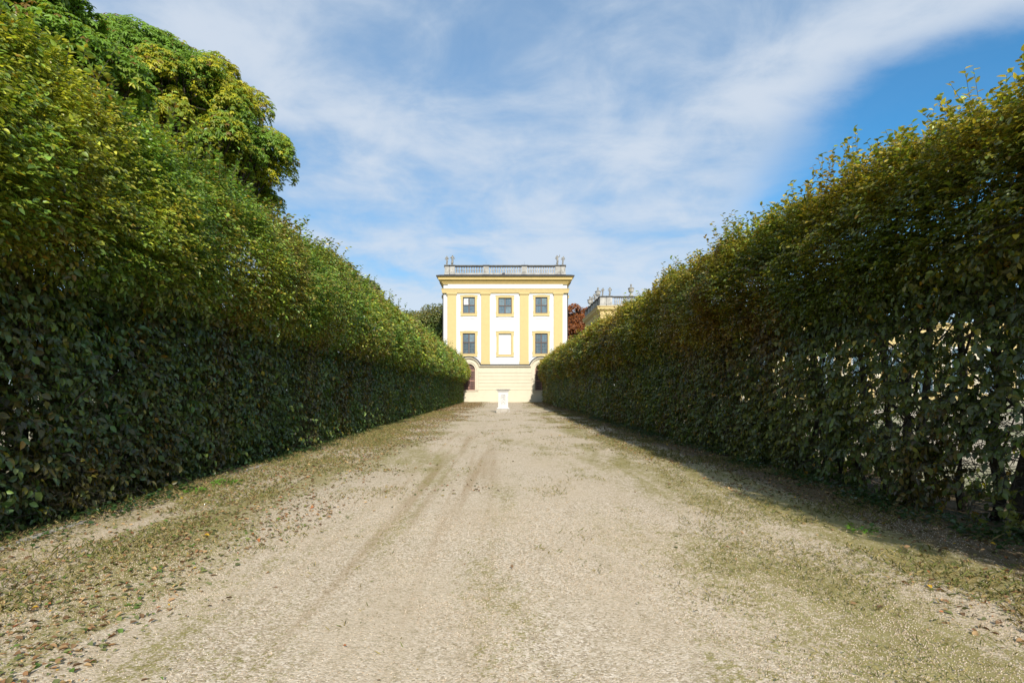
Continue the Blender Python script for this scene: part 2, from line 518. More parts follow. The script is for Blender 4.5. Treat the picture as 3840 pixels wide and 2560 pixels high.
PROF = [(-.02,.03),(0,.6),(0,2.0),(.0,2.88),(.10,3.02),(.56,3.12),(.78,3.42),(.82,4.0),(.70,4.75),(.44,5.35),(.10,5.75),(-.4,5.95),(-.9,5.95),(-1.3,5.6),(-1.45,5.0),(-1.45,3.0),(-1.4,.05)]
PR = np.array(PROF); SEG = np.r_[0, np.cumsum(np.linalg.norm(np.diff(PR, axis=0), axis=1))]; PLEN = SEG[-1]
def prof_at(s):
    x = np.interp(s, SEG, PR[:,0]); z = np.interp(s, SEG, PR[:,1])
    k = np.clip(np.searchsorted(SEG, s, 'right')-1, 0, len(SEG)-2)
    d = PR[k+1]-PR[k]; d = d/np.linalg.norm(d, axis=1, keepdims=True)
    return x, z, d[:,1], -d[:,0]          # outward normal (towards the path, up)

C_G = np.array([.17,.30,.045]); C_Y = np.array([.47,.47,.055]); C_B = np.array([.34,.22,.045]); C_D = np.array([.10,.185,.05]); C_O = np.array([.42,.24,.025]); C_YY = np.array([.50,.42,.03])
def hedge_colours(P, up, side):
    n = len(P)
    t = fbm(P*np.array([.5,.45,.7]), 31+side, 3); t2 = fbm(P*1.4, 77+side, 2); r = rng.random(n)
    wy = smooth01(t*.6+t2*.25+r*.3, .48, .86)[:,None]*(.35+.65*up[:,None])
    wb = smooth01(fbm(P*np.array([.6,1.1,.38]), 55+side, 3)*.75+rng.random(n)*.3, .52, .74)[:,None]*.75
    base = C_D*(1-up[:,None]) + C_G*up[:,None]  # lit bulge and shaded lower wall are put into the leaf colour
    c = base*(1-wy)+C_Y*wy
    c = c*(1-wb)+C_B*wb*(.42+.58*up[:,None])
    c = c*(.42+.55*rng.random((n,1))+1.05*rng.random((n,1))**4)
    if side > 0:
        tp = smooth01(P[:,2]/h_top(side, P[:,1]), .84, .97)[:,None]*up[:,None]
        c = c*(1-.38*up[:,None]*(1-tp))*np.array([1.16,.92,.8])  # bulge's own shade darkens the colour below the top edge; brown is natural
        sun_gold = (rng.random((n,1)) < .30*tp); c = np.where(sun_gold, np.array([.50,.40,.07])*(.6+.7*rng.random((n,1))), c)  # golden leaves paint the sunlight along the top edge
    k = rng.random(n)
    c[k < .012] = C_O*(.5+.6*rng.random(((k < .012).sum(),1)))
    s = (k > .985); c[s] = C_YY*(.5+.6*rng.random((s.sum(),1)))
    return c

def hedge_twigs(side, y0, y1, dens, K, leaf, depth, smin=0, smax=None, seed=0, twig=.32, fill=False):
    """groups of K leaves set along short twigs over the hedge surface; returns leaf arrays and twig ends"""
    smax = PLEN if smax is None else smax
    n = int((y1-y0)*(smax-smin)*dens)
    y = rng.uniform(y0, y1, n); s = rng.uniform(smin, smax, n)
    px_, pz, nx_, nz = prof_at(s)
    if side > 0: px_ = np.where(px_ > 0, px_*.62, px_)
    q = np.c_[s*1.0, y, np.full(n, side*3.+seed)]
    lump = (fbm(q*np.array([1.05,1.0,1]), 11, 3)-.5)
    gap = fbm(q*np.array([1.5,1.3,1]), 23, 3)
    lower = (pz < 3.02)
    # gaps: thin in the lower near part of the right hedge
    thin = np.where(lower, np.where(side > 0, np.where(pz < 2.5, .62, .40)-.30*np.clip((y-7)/9, 0, 1), .33-.10*np.clip((y-7)/8, 0, 1)), .28)
    if fill: thin = thin*0-1; lump = lump*.5
    keep = (gap > thin) | (rng.random(n) < np.where(lower, .22, .35))
    dep = -np.minimum(rng.exponential(depth, n), .85) + lump*np.where(lower, .26, .5+(.6 if side < 0 else 1.0)*smooth01(pz, 3.1, 3.9))
    px_ = px_ + nx_*dep; pz = pz + nz*dep
    keep &= pz > .04
    y, px_, pz, nx_, nz, lower = [a[keep] for a in (y, px_, pz, nx_, nz, lower)]
    n = len(y)
    hs = h_top(side, y)/5.95
    pz = np.where(pz > 3.0, 3.0+(pz-3.0)*(h_top(side, y)-3.0)/2.95, pz)
    X = side*(n_low(side, y)-px_)
    P = np.c_[X, y, pz]
    out = np.c_[-side*nx_, np.zeros(n), nz]
    up = smooth01(pz, 2.92, 3.2)
    u3 = up[:,None]
    tang = rng.normal(0, 1, (n,3))
    D = out*(.75+.0*u3) + tang*np.array([.35,.75,.35]) + np.array([0,0,1])*(.18*u3-.25*(1-u3))
    toptw = (pz > .9*h_top(side, y))[:,None]
    D = unit(D + toptw*np.array([0,0,.9]))
    Ntw = unit(np.array([[0,0,1.0]])*(.35+.75*u3) + out*(.75-.3*u3) + rng.normal(0, .28, (n,3)))
    tl = twig*rng.uniform(.6, 1.25, n)*(leaf/.085)**.5
    k = (np.arange(K)+.5)/K
    Q = P[:,None,:] + D[:,None,:]*(tl[:,None]*k[None,:]-.1)[:,:,None]
    Q[:,:,2] -= (tl[:,None]*k[None,:]**2*.18)
    sd = unit(np.cross(D, Ntw))[:,None,:]*np.where(np.arange(K) % 2 == 0, 1, -1)[None,:,None]
    LD = D[:,None,:]*.55 + sd*.85 + rng.normal(0, .25, (n,K,3))
    LD[:,:,2] -= (.15+.75*(1-up))[:,None]
    LN = Ntw[:,None,:] + rng.normal(0, .30, (n,K,3)) + (np.array([[SUN.x, SUN.y, SUN.z]])*((.50 if side < 0 else .08)*u3))[:,None,:]
    Q = Q.reshape(-1,3); LD = LD.reshape(-1,3); LN = LN.reshape(-1,3); upk = np.repeat(up, K)
    ll = leaf*rng.uniform(.60, 1.25, len(Q))*(1-.36*upk*np.clip((30-Q[:,1])/14, 0, 1)); ww = ll*rng.uniform(.52, .68, len(Q))
    co, qd = leaf_arrays(Q, LD, LN, ll, ww, curl=.14, fold=.16)
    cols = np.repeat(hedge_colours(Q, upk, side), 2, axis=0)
    A = P - D*.12; B = P + D*tl[:,None]
    return (co, qd, cols), (A, B)

def make_hedge(side, label):
    r = root('hedge', (side*6.1, 0, 0), label, 'hedge')
    r_off = np.array(origin_of(r))
    parts = []; tw = []
    s_front = np.interp(0, [0], [0])
    back0 = SEG[13]
    near = [(-7, 2.5, 42, 6, .13), (2.5, 9, 165, 10, .088), (9, 16, 130, 9, .096), (16, 28, 82, 7, .112), (28, 48, 58, 6, .138), (48, 75.6, 42, 6, .165)]
    for y0, y1, d, K, lf in near:
        if side > 0: y0 = max(y0, .2)
        p, t = hedge_twigs(side, y0, y1, d, K, lf, .10, 0, back0, seed=1)
        parts.append(p)
        if y0 >= 2.5 and y0 < 16:
            lo_ = t[0][:,2] < 3.2; tw.append((t[0][lo_], t[1][lo_]))
        # inner layer and the far side of the hedge: coarser
        p, t = hedge_twigs(side, y0, y1, d*((.5 if side < 0 else .10) if y0 < 9 else .45), K, lf*1.2, .34, 0, back0, seed=2)
        parts.append(p)
        p, t2 = hedge_twigs(side, y0, y1, d*(.70 if y0 < 9 else .5), K, lf*1.15, .40, SEG[2] if side < 0 else SEG[3], back0, seed=4, fill=True)
        parts.append(p)
        if y0 < 16:
            p, t2 = hedge_twigs(side, y0, y1, d*(.8 if side < 0 else .5), K, lf*1.1, .45, SEG[2]+(.55 if side < 0 else .75), SEG[7 if side < 0 else 9], seed=5, fill=True)
            parts.append(p)
        p, t = hedge_twigs(side, y0, y1, d*.16, K, lf*1.5, .10, back0, PLEN, seed=3)
        parts.append(p)
    # long shoots along the top edge
    n = 1000
    y = rng.uniform(1, 75.5, n); y = np.where(rng.random(n) < .40, rng.uniform(3, 20, n), y)
    off = rng.uniform(-.5, .45, n)
    clus = fbm(np.c_[y*1.5, np.zeros(n), np.full(n, side*9.)], 41, 2)
    H = np.minimum(.24 + rng.random(n)**1.6*.9*np.clip((clus-.25)*2.0, .15, 1.1), np.where(y < 6, .48, .80))
    z = h_top(side, y) - .25*np.abs(off) - .22
    A = np.c_[side*(n_low(side, y)-off), y, z]
    B = A + np.c_[rng.normal(-side*.12, .14, n), rng.normal(0, .15, n), H]
    K = 13; k = (np.arange(K)+1)/K
    Q = A[:,None,:]*(1-k)[None,:,None] + B[:,None,:]*k[None,:,None]
    ang = np.arange(K)*2.6
    LD = np.stack([np.cos(ang), np.sin(ang), np.full(K, .45)], 1)[None,:,:] + rng.normal(0, .3, (n,K,3))
    LN = np.array([0,0,1.0])[None,None,:] + rng.normal(0, .45, (n,K,3))
    sc = np.repeat(.080 + .06*np.clip(y/60, 0, 1), K)
    Q = Q.reshape(-1,3); ll = sc*rng.uniform(.7, 1.15, len(Q))
    co, qd = leaf_arrays(Q, LD.reshape(-1,3), LN.reshape(-1,3), ll, ll*.58)
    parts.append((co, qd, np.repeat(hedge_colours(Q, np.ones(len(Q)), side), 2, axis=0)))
    tw.append((A, B))
    co, qd, cols = join(parts)
    me = np_mesh('foliage', co-r_off, qd, cols, M['leaf'])
    link(bpy.data.objects.new('foliage', me), r)
    # twigs
    st = []
    for A, B in tw:
        st.append(stick_arrays(A, B, .0035, .0018))
    n = 9000
    y = 2.5 + 27*rng.random(n)**1.5; z = rng.uniform(.1, 3.0, n); d = rng.uniform(.05, 1.1, n)
    A = np.c_[side*(n_low(side, y)+d), y, z]
    dv = unit(np.c_[rng.normal(-side*.5, .7, n), rng.normal(0, .8, n), rng.normal(.12, .4, n)])
    mid = A + dv*rng.uniform(.15, .35, n)[:,None]
    B = mid + unit(dv + rng.normal(0, .45, (n,3)))*rng.uniform(.12, .35, n)[:,None]
    st.append(stick_arrays(A, mid, .006, .0045)); st.append(stick_arrays(mid, B, .0045, .002))
    co, qd, _ = join(st)
    me = np_mesh('branches', co-r_off, qd, None, M['bark'])
    link(bpy.data.objects.new('branches', me), r)
    # trunks, each a part of its own
    protos = []
    for k in range(4):
        mb = MB(); pts = [(0,0,-.05)]
        for z in (.4, 1.0, 1.7, 2.4, 3.1, 3.9):
            pts.append((random.uniform(-.06,.06), random.uniform(-.09,.09), z))
        r0 = random.uniform(.055, .085)
        mb.tube(pts, [r0*1.25, r0, r0*.9, r0*.8, r0*.66, r0*.5, r0*.3], 7)
        for j in range(7):
            z = random.uniform(.7, 3.2); a = random.uniform(0, 2*PI); l = random.uniform(.4, .75)
            mb.tube([(0,0,z), (math.cos(a)*l*.5, math.sin(a)*l*.5, z+.25), (math.cos(a)*l, math.sin(a)*l, z+.6)], [.02,.014,.007], 4, False)
        protos.append(mb.mesh('trunk', M['bark'], smooth=True))
    y = 2.6; i = 0
    while y < 44 and i < 90:
        o = bpy.data.objects.new('trunk', protos[i % 4]); link(o, r)
        nl = float(n_low(side, np.array(y)))
        o.location = (side*(nl+.45+random.uniform(-.12,.12)) - side*6.1, y, 0); o.rotation_euler = (0, 0, random.uniform(0, 6.28))
        y += random.uniform(.38, .6); i += 1
    return r
make_hedge(-1, 'tall clipped green hedge left of the gravel path, below the yellowing chestnut trees')
make_hedge(1, 'tall clipped hedge right of the path, its shadow on the gravel, bare trunks showing')

# ------------------------------------------------------------------ trees
def make_tree(name, label, loc, clumps, trunk_h, trunk_r, cols, palm, leaf, dens, group=None, sparse=0, soft=0):
    """clumps: list of (x,y,z,r) in world space; palm > 1 makes palmate leaves"""
    r = root(name, loc, label, 'tree', group)
    off = np.array(origin_of(r))
    parts = []
    C = np.array([c[:3] for c in clumps]); R = np.array([c[3] for c in clumps])
    for (cx, cy, cz, cr) in clumps:
        n = int(4*PI*cr*cr*dens)
        d = unit(rng.normal(0, 1, (n,3)))
        d[:,2] = np.where(d[:,2] < -.35, -d[:,2]*.6, d[:,2]); d = unit(d)
        rad = cr*((1-.55*rng.random(n)**2.2) if soft == 0 else rng.random(n)**.45*1.25)*(1+.35*(fbm(d*2.6+np.array([cx,cy,cz]), 5, 3)-.5))
        P = np.array([cx,cy,cz])+d*rad[:,None]*np.array([1,1,.86])
        # hollow out what is deep inside other clumps
        dist = np.min(np.where(True, np.linalg.norm(P[:,None,:]-C[None,:,:], axis=2)/R[None,:], 0), axis=1)
        keep = (dist > .55) | (rng.random(n) < .35)
        keep &= fbm(P*1.3, 9, 2) > (.30+sparse)
        P = P[keep]; d = d[keep]; n = len(P)
        if n == 0: continue
        a0 = rng.uniform(0, 2*PI, n)
        Nn = unit(d*.7+np.array([[SUN.x*.5,SUN.y*.5,.75]])+rng.normal(0, .25, (n,3)))
        t = unit(np.cross(Nn, np.array([[.3,.1,.94]])+rng.normal(0,.2,(n,3)))); bt = np.cross(Nn, t)
        colb = cols(P, n)
        for k in range(palm):
            a = a0 + (2*PI*k/palm if palm > 1 else 0)
            D = t*np.cos(a)[:,None]+bt*np.sin(a)[:,None] - np.array([[0,0,.16]]) - Nn*.08
            ll = leaf*rng.uniform(.75, 1.2, n)
            co, q = leaf_arrays(P, D, Nn+rng.normal(0, .12, (n,3)), ll, ll*(.40 if palm > 1 else .6), curl=.2, fold=.12)
            parts.append((co, q, np.repeat(colb*(.85+.3*rng.random((n,1))), 2, axis=0)))
    co, q, cc = join(parts)
    me = np_mesh('crown', co-off, q, cc, M['tl'])
    link(bpy.data.objects.new('crown', me), r)
    mb = MB()
    l = Vector(loc)
    mb.tube([l+Vector((0,0,-.1)), l+Vector((.05,0,trunk_h*.4)), l+Vector((-.05,.05,trunk_h*.8)), l+Vector((0,0,trunk_h*1.25))], [trunk_r*1.3, trunk_r, trunk_r*.85, trunk_r*.5], 10)
    for (cx, cy, cz, cr) in clumps:
        a = l+Vector((0,0,trunk_h*random.uniform(.6, 1.1))); bb = Vector((cx,cy,cz))
        m_ = a.lerp(bb, .5)+Vector((0,0,-.25))
        mb.tube([a, m_, bb], [trunk_r*.42, trunk_r*.26, trunk_r*.1], 6, False)
        for j in range(5):
            e = bb+Vector((random.gauss(0,1), random.gauss(0,1), random.gauss(.3,.7))).normalized()*cr*.85
            mb.tube([m_.lerp(bb,.6), bb.lerp(e,.5)+Vector((0,0,.1)), e], [trunk_r*.12, trunk_r*.07, .012], 4, False)
    mb.build('trunk', M['bark'], r, smooth=True)
    return r

def chestnut_cols(P, n, yb=.0):
    t = fbm(P*.55, 91, 3)*.8 + rng.random(n)*.25 + yb
    w = smooth01(t, .48, .74)[:,None]
    g = np.array([.155,.27,.03])*(.7+.6*rng.random((n,1))); yv = np.array([.43,.40,.022])*(.65+.6*rng.random((n,1)))
    c = g*(1-w)+yv*w
    k = rng.random(n) < .05; c[k] = np.array([.2,.12,.03])
    return c
def clump_dome(cx, cy, cz, R, zr, n, rr, seed):
    rd = random.Random(seed); out = [(cx, cy, cz, R*(.93 if n > 50 else .72))]
    for i in range(n):
        u = (i+.5)/n; th = i*2.399963; zz_ = 1-(1.18 if n > 50 else 1.35)*u; rr_ = math.sqrt(max(0, 1-zz_*zz_))
        out.append((cx+R*(.9 if n > 50 else .78)*rr_*math.cos(th)+rd.uniform(-.5,.5), cy+R*(.9 if n > 50 else .78)*rr_*math.sin(th)+rd.uniform(-.5,.5), cz+zr*(.9 if n > 50 else .8)*zz_+rd.uniform(-.25,.25), R*rr*rd.uniform(.6,1.45)))
    return out
make_tree('chestnut_tree', 'big rounded chestnut tree turning yellow behind the left hedge, dome against the sky', (-12.4, 21, 0),
          clump_dome(-12.95, 21, 9.8, 3.95, 4.3, 110, .22, 1), 4.5, .32, lambda P, n: chestnut_cols(P, n, -.04+.085*smooth01(P[:,0], -12.2, -9.2)), 5, .115, 74, 'trees behind the left hedge')
make_tree('chestnut_tree', 'mostly green chestnut tree above the left hedge, cut by the upper left corner', (-12.0, 12.4, 0),
          clump_dome(-12.0, 12.4, 8.0, 3.25, 3.7, 100, .22, 2), 4.0, .28, lambda P, n: chestnut_cols(P, n, -.1), 5, .11, 80, 'trees behind the left hedge')
def brown_green(P, n):
    w = smooth01(fbm(P*.8, 3, 2)+rng.random(n)*.3, .45, .9)[:,None]
    return (np.array([.14,.18,.045])*(1-w)+np.array([.25,.19,.08])*w)*(.7+.6*rng.random((n,1)))
make_tree('linden_tree', 'brownish green tree topping the left hedge just right of the big chestnut', (-10.9, 34, 0),
          clump_dome(-11.2, 34, 7.0, 2.5, 2.7, 14, .42, 3), 4, .2, brown_green, 1, .22, 70, 'trees behind the left hedge')
make_tree('linden_tree', 'thin brown treetop peeking over the left hedge, midway between chestnut and pavilion', (-12.1, 46, 0),
          clump_dome(-12.4, 46, 8.0, 2.5, 3.0, 14, .42, 4), 5, .2, brown_green, 1, .26, 55, 'trees behind the left hedge')
def far_green(P, n):
    w = smooth01(fbm(P*.6, 13, 2)+rng.random(n)*.3, .5, .95)[:,None]
    return (np.array([.085,.12,.03])*(1-w)+np.array([.2,.18,.045])*w)*(.7+.6*rng.random((n,1)))
make_tree('maple_tree', 'dense olive green tree far back, touching the left edge of the tall pavilion', (-12.6, 92, 0),
          clump_dome(-12.2, 92, 9.6, 4.6, 4.4, 20, .38, 5), 5, .3, far_green, 1, .36, 32, soft=1)
def red_brown(P, n):
    w = smooth01(rng.random(n)*.8+.2*fbm(P*.6, 14, 2), .3, .9)[:,None]
    return (np.array([.30,.10,.025])*(1-w)+np.array([.17,.075,.035])*w)*(.7+.6*rng.random((n,1)))
cl_ = clump_dome(14.9, 114, 10.5, 5.0, 6.0, 22, .36, 6) + [(14.6+random.uniform(-3.4,3.0), 115+random.uniform(-2,2), 16.6+random.uniform(-1.2,2.0), 1.15) for _ in range(9)]
make_tree('autumn_tree', 'tall tree with rusty red brown leaves between the pavilion and the long yellow palace', (15.4, 114, 0),
          cl_, 6, .35, red_brown, 1, .42, 26, sparse=.03, soft=1)

# ------------------------------------------------------------------ statues, urns
def statue_mesh(name, pose):
    bm = bmesh.new(); lay = bm.verts.layers.skin.verify(); vs = []
    for (p, r) in pose['v']:
        v = bm.verts.new(p); v[lay].radius = (r, r*.85); vs.append(v)
    vs[0][lay].use_root = True
    for a, b_ in pose['e']: bm.edges.new((vs[a], vs[b_]))
    me = bpy.data.meshes.new(name); bm.to_mesh(me); bm.free(); me.materials.append(M['statue'])
    return me
def statue(label, loc, h, arms, lean=0, mirror=1, skirt=.15):
    h *= 1.12; skirt *= .85
    r = root('statue', loc, label, 'statue', 'stone figures on the roof balustrades')
    V = [((0,0,.52), .115), ((.02,0,.34), skirt*.95), ((-.01,.01,.16), skirt), ((-.02,0,.03), skirt*1.05),
         ((.01+lean*.5,0,.64), .095), ((.02+lean,0,.74), .125), ((.02+lean*1.2,0,.81), .05), ((.03+lean*1.4,-.015,.86), .066), ((.03+lean*1.5,-.01,.935), .062)]
    E = [(0,1),(1,2),(2,3),(0,4),(4,5),(5,6),(6,7),(7,8)]
    for sgn, (el_, ha) in zip((-1, 1), arms):
        b_ = len(V)
        V += [((.02+lean+sgn*.12,0,.755), .048), (el_, .042), (ha, .034)]
        E += [(5,b_),(b_,b_+1),(b_+1,b_+2)]
    V = [((x*h*mirror, y*h, z*h+.07), rr*h) for (x,y,z), rr in V]; h *= 1
    me = statue_mesh('figure', dict(v=V, e=E))
    o = bpy.data.objects.new('figure', me); link(o, r)
    sk = o.modifiers.new('skin', 'SKIN'); sk.use_smooth_shade = True
    sb = o.modifiers.new('sub', 'SUBSURF'); sb.levels = sb.render_levels = 2
    tx = bpy.data.textures.new('folds', 'CLOUDS'); tx.noise_scale = .12
    dp = o.modifiers.new('folds', 'DISPLACE'); dp.texture = tx; dp.strength = .05; dp.texture_coords = 'LOCAL'
    mb = MB(); mb.square_lathe([(.19,0),(.19,.06),(.17,.09)], loc); mb.build('plinth', M['statue'], r)
    return r
A_DOWN_L = ((-.19,-.02,.60), (-.10,-.14,.50)); A_DOWN_R = ((.20,.0,.60), (.16,-.10,.47))
A_CHEST = ((.18,-.08,.60), (.03,-.15,.66)); A_UP = ((.22,0,.80), (.20,-.03,.98)); A_HIP = ((.22,.03,.60), (.12,-.02,.52))

# ------------------------------------------------------------------ balustrade
BAL_PROF = [(.10,0),(.10,.10),(.055,.13),(.06,.18),(.105,.30),(.115,.40),(.085,.55),(.05,.68),(.045,.74),(.07,.78),(.095,.82),(.095,.90)]
def balustrade(parent, p0, p1, z0, z1, piers, groups, mat_of, thick=.34):
    """p0,p1 ends in xy; piers: list of (t0,t1) metres along; groups: list of (t0,t1,count,dark)"""
    P0 = Vector((*p0, 0)); P1 = Vector((*p1, 0)); d = (P1-P0); Ln = d.length; d.normalize(); nrm = Vector((d.y, -d.x, 0))
    H = z1-z0
    def slab(mb, t0, t1, w, za, zb):
        vs = []
        for z in (za, zb):
            for t, s_ in ((t0,-1),(t1,-1),(t1,1),(t0,1)):
                q = P0+d*t+nrm*(s_*w/2); vs.append((q.x, q.y, z))
        mb.add(vs, [(3,2,1,0),(4,5,6,7),(0,1,5,4),(1,2,6,5),(2,3,7,6),(3,0,4,7)])
    mb = MB(); slab(mb, 0, Ln, thick, z0, z0+H*.16)
    base = mb.build('balustrade', M['balus'], parent)
    mb = MB()
    slab(mb, -.02, Ln+.02, thick+.06, z1-H*.15, z1-H*.075); slab(mb, -.06, Ln+.06, thick+.2, z1-H*.075, z1)
    mb.build('rail', M['rail'], base)
    for t0, t1 in piers:
        mb = MB(); slab(mb, t0, t1, thick+.10, z0+H*.16, z1-H*.15)
        slab(mb, t0+.12, t1-.12, thick+.15, z0+H*.26, z1-H*.26)
        slab(mb, t0-.06, t1+.06, thick+.16, z0+.002, z0+H*.16-.02)
        mb.build('pier', M['balus'], base)
        mb = MB(); slab(mb, t0-.07, t1+.07, thick+.32, z1-H*.10, z1+.025)
        mb.build('pier_cap', M['rail'], base)
    hz = H*(1-.16-.15); protos = {}
    for t0, t1, cnt, dark in groups:
        if dark not in protos:
            mb = MB(); mb.lathe([(r_, z_*hz/.90) for r_, z_ in BAL_PROF], n=8)
            protos[dark] = mb.mesh('baluster', M['darkbal'] if dark else M['balus'], smooth=True)
        for i in range(cnt):
            t = t0+(t1-t0)*(i+.5)/cnt
            q = P0+d*t
            o = bpy.data.objects.new('baluster', protos[dark]); link(o, base)
            o.location = Vector((q.x, q.y, z0+H*.16)) - origin_of(base)
    return base

# ------------------------------------------------------------------ the pavilion at the end of the path
D = 76.0; U = .015899
def FX(u): return (u-748)*U
def FZ(v): return (1358-v)*U
pav = root('pavilion', (0, D, 0), 'tall white and yellow baroque pavilion facing down the path, three bays wide', 'building')
XL, XR = FX(230), FX(1270); DEP = 17.0

mb = MB(); mb.box(XL, XR, D+.18, D+DEP, 0, FZ(300)); mb.build('wall', M['white'], pav)
def grid_wall(mb, x0, x1, z0, z1, y0, y1, holes):
    xs = sorted({x0, x1, *[h[0] for h in holes], *[h[1] for h in holes]}); zs = sorted({z0, z1, *[h[2] for h in holes], *[h[3] for h in holes]})
    for i in range(len(xs)-1):
        for j in range(len(zs)-1):
            cx, cz = (xs[i]+xs[i+1])/2, (zs[j]+zs[j+1])/2
            if any(h[0] < cx < h[1] and h[2] < cz < h[3] for h in holes): continue
            mb.add([(xs[i],y0,zs[j]),(xs[i+1],y0,zs[j]),(xs[i+1],y0,zs[j+1]),(xs[i],y0,zs[j+1])], [(0,1,2,3)])
    for a, b_, c_, d_ in holes:
        mb.add([(a,y0,c_),(b_,y0,c_),(b_,y0,d_),(a,y0,d_),(a,y1,c_),(b_,y1,c_),(b_,y1,d_),(a,y1,d_)], [(0,4,5,1),(1,5,6,2),(2,6,7,3),(3,7,4,0)])
    mb.add([(x0,y0,z0),(x0,y1,z0),(x0,y1,z1),(x0,y0,z1)], [(0,1,2,3)]); mb.add([(x1,y0,z0),(x1,y1,z0),(x1,y1,z1),(x1,y0,z1)], [(0,1,2,3)])
def rect(u0, u1, v0, v1): return (FX(u0), FX(u1), FZ(v1), FZ(v0))
W_UP = [rect(394,496,477,612), rect(692,804,482,616), rect(1002,1104,477,612)]
W_LO = [rect(392,497,780,952), rect(1000,1106,781,952)]
BLIND = rect(695,800,782,957)
PANELS = [rect(393,497,657,733), rect(697,802,657,733), rect(1002,1106,657,733)]
mb = MB(); grid_wall(mb, FX(267), FX(1233), FZ(1060), FZ(360), D, D+.18, W_UP+W_LO+[BLIND]+PANELS)
mb.build('facade', M['white'], pav)
for a, b_, c_, d_ in PANELS:
    mb = MB(); mb.box(a-.01, b_+.01, D+.05, D+.12, c_-.01, d_+.01); mb.build('wall_panel', M['white'], pav)
# pilasters
for u0, u1 in ((265,338),(548,620),(873,946),(1158,1231)):
    mb = MB(); mb.box(FX(u0), FX(u1), D-.14, D+.001, FZ(1052), FZ(459))
    mb.box(FX(u0)-.05, FX(u1)+.05, D-.18, D, FZ(1052), FZ(1016))
    p_ = mb.build('pilaster', M['yellow'], pav)
    mb = MB(); mb.box(FX(u0)-.04, FX(u1)+.04, D-.20, D+.001, FZ(459), FZ(453)); mb.box(FX(u0)-.11, FX(u1)+.11, D-.27, D+.001, FZ(453), FZ(443))
    mb.build('capital', M['yellow'], p_)
# architrave
mb = MB(); z = FZ
mb.ring_loft(XL+.13, XR-.13, D+.13, D+DEP-.13, [(0,z(443)),(.30,z(443)),(.30,z(431)),(.335,z(431)),(.335,z(419)),(.37,z(419)),(.37,z(413)),(.43,z(409)),(.43,z(407)),(0,z(405))])
mb.build('architrave', M['yellow'], pav)
mb = MB(); mb.ring_loft(XL, XR, D, D+DEP, [(-.3,z(367)),(.05,z(367)),(.07,z(361)),(.17,z(357)),(.20,z(356)),(.20,z(350)),(.26,z(349)),(.48,z(339)),(.50,z(336)),(.62,z(335)),(.62,z(320)),(.655,z(320)),(.655,z(317)),(.74,z(315)),(.80,z(313)),(.80,z(312)),(0,z(311))])
mb.build('cornice', M['ochre'], pav)
mb = MB(); mb.ring_loft(XL, XR, D, D+DEP, [(.5,z(311.5)),(.87,z(311.5)),(.90,z(306)),(.87,z(302.5)),(.4,z(293)),(.0,z(288)),(-.6,z(284.5)),(-1.4,z(284))], close=True)
rf = mb.build('roof', M['lead'], pav)
# balustrade on the roof edge
bz0, bz1 = FZ(285.5), FZ(208); by = D+.25
t_ = lambda u: FX(u)-FX(240)
bf = balustrade(pav, (FX(240), by), (FX(1256), by), bz0, bz1, [(0,t_(282)),(t_(285),t_(327)),(t_(566),t_(612)),(t_(888),t_(934)),(t_(1169),t_(1216)),(t_(1219),t_(1256))],
           [(t_(330),t_(563),11,True),(t_(615),t_(885),13,False),(t_(937),t_(1166),11,False)], None)
for xx in (FX(240)+.2, FX(1256)-.2):
    balustrade(pav, (xx, D+.55), (xx, D+DEP-.3), bz0, bz1, [(0,.5),(5,5.7),(10.6,11.3),(15.5,16.1)], [(.55,4.95,11,False),(5.75,10.55,12,False),(11.35,15.45,11,False)], None)
mb = MB(); mb.box(FX(724), FX(748), D-.30, D+.0, FZ(305), FZ(277)); ch = mb.build('roof_hatch', M['lead'], pav)
mb = MB()
for u in (728, 738, 748):
    mb.tube([(FX(u), D+1.6, FZ(289)-.2), (FX(u), D+1.6, FZ(250+(0 if u == 738 else 5)))], [.05,.07], 8)
mb.box(FX(722), FX(754), D+1.4, D+1.8, FZ(292), FZ(272)); mb.build('chimney', M['lead'], pav)
mb = MB()
for u in range(622, 882, 20):
    if abs(u-738) > 15: mb.lathe([(.13,0),(.05,.12),(.14,.26),(.12,.34)], (FX(u), D+1.6, FZ(287)), 6)
mb.build('roof_crest', M['lead'], pav)
# lightning rods
for u in (588, 911):
    mb = MB(); mb.tube([(FX(u), by, bz1), (FX(u), by, bz1+.55)], [.012,.006], 5); mb.build('lightning_rod', M['lead'], pav)

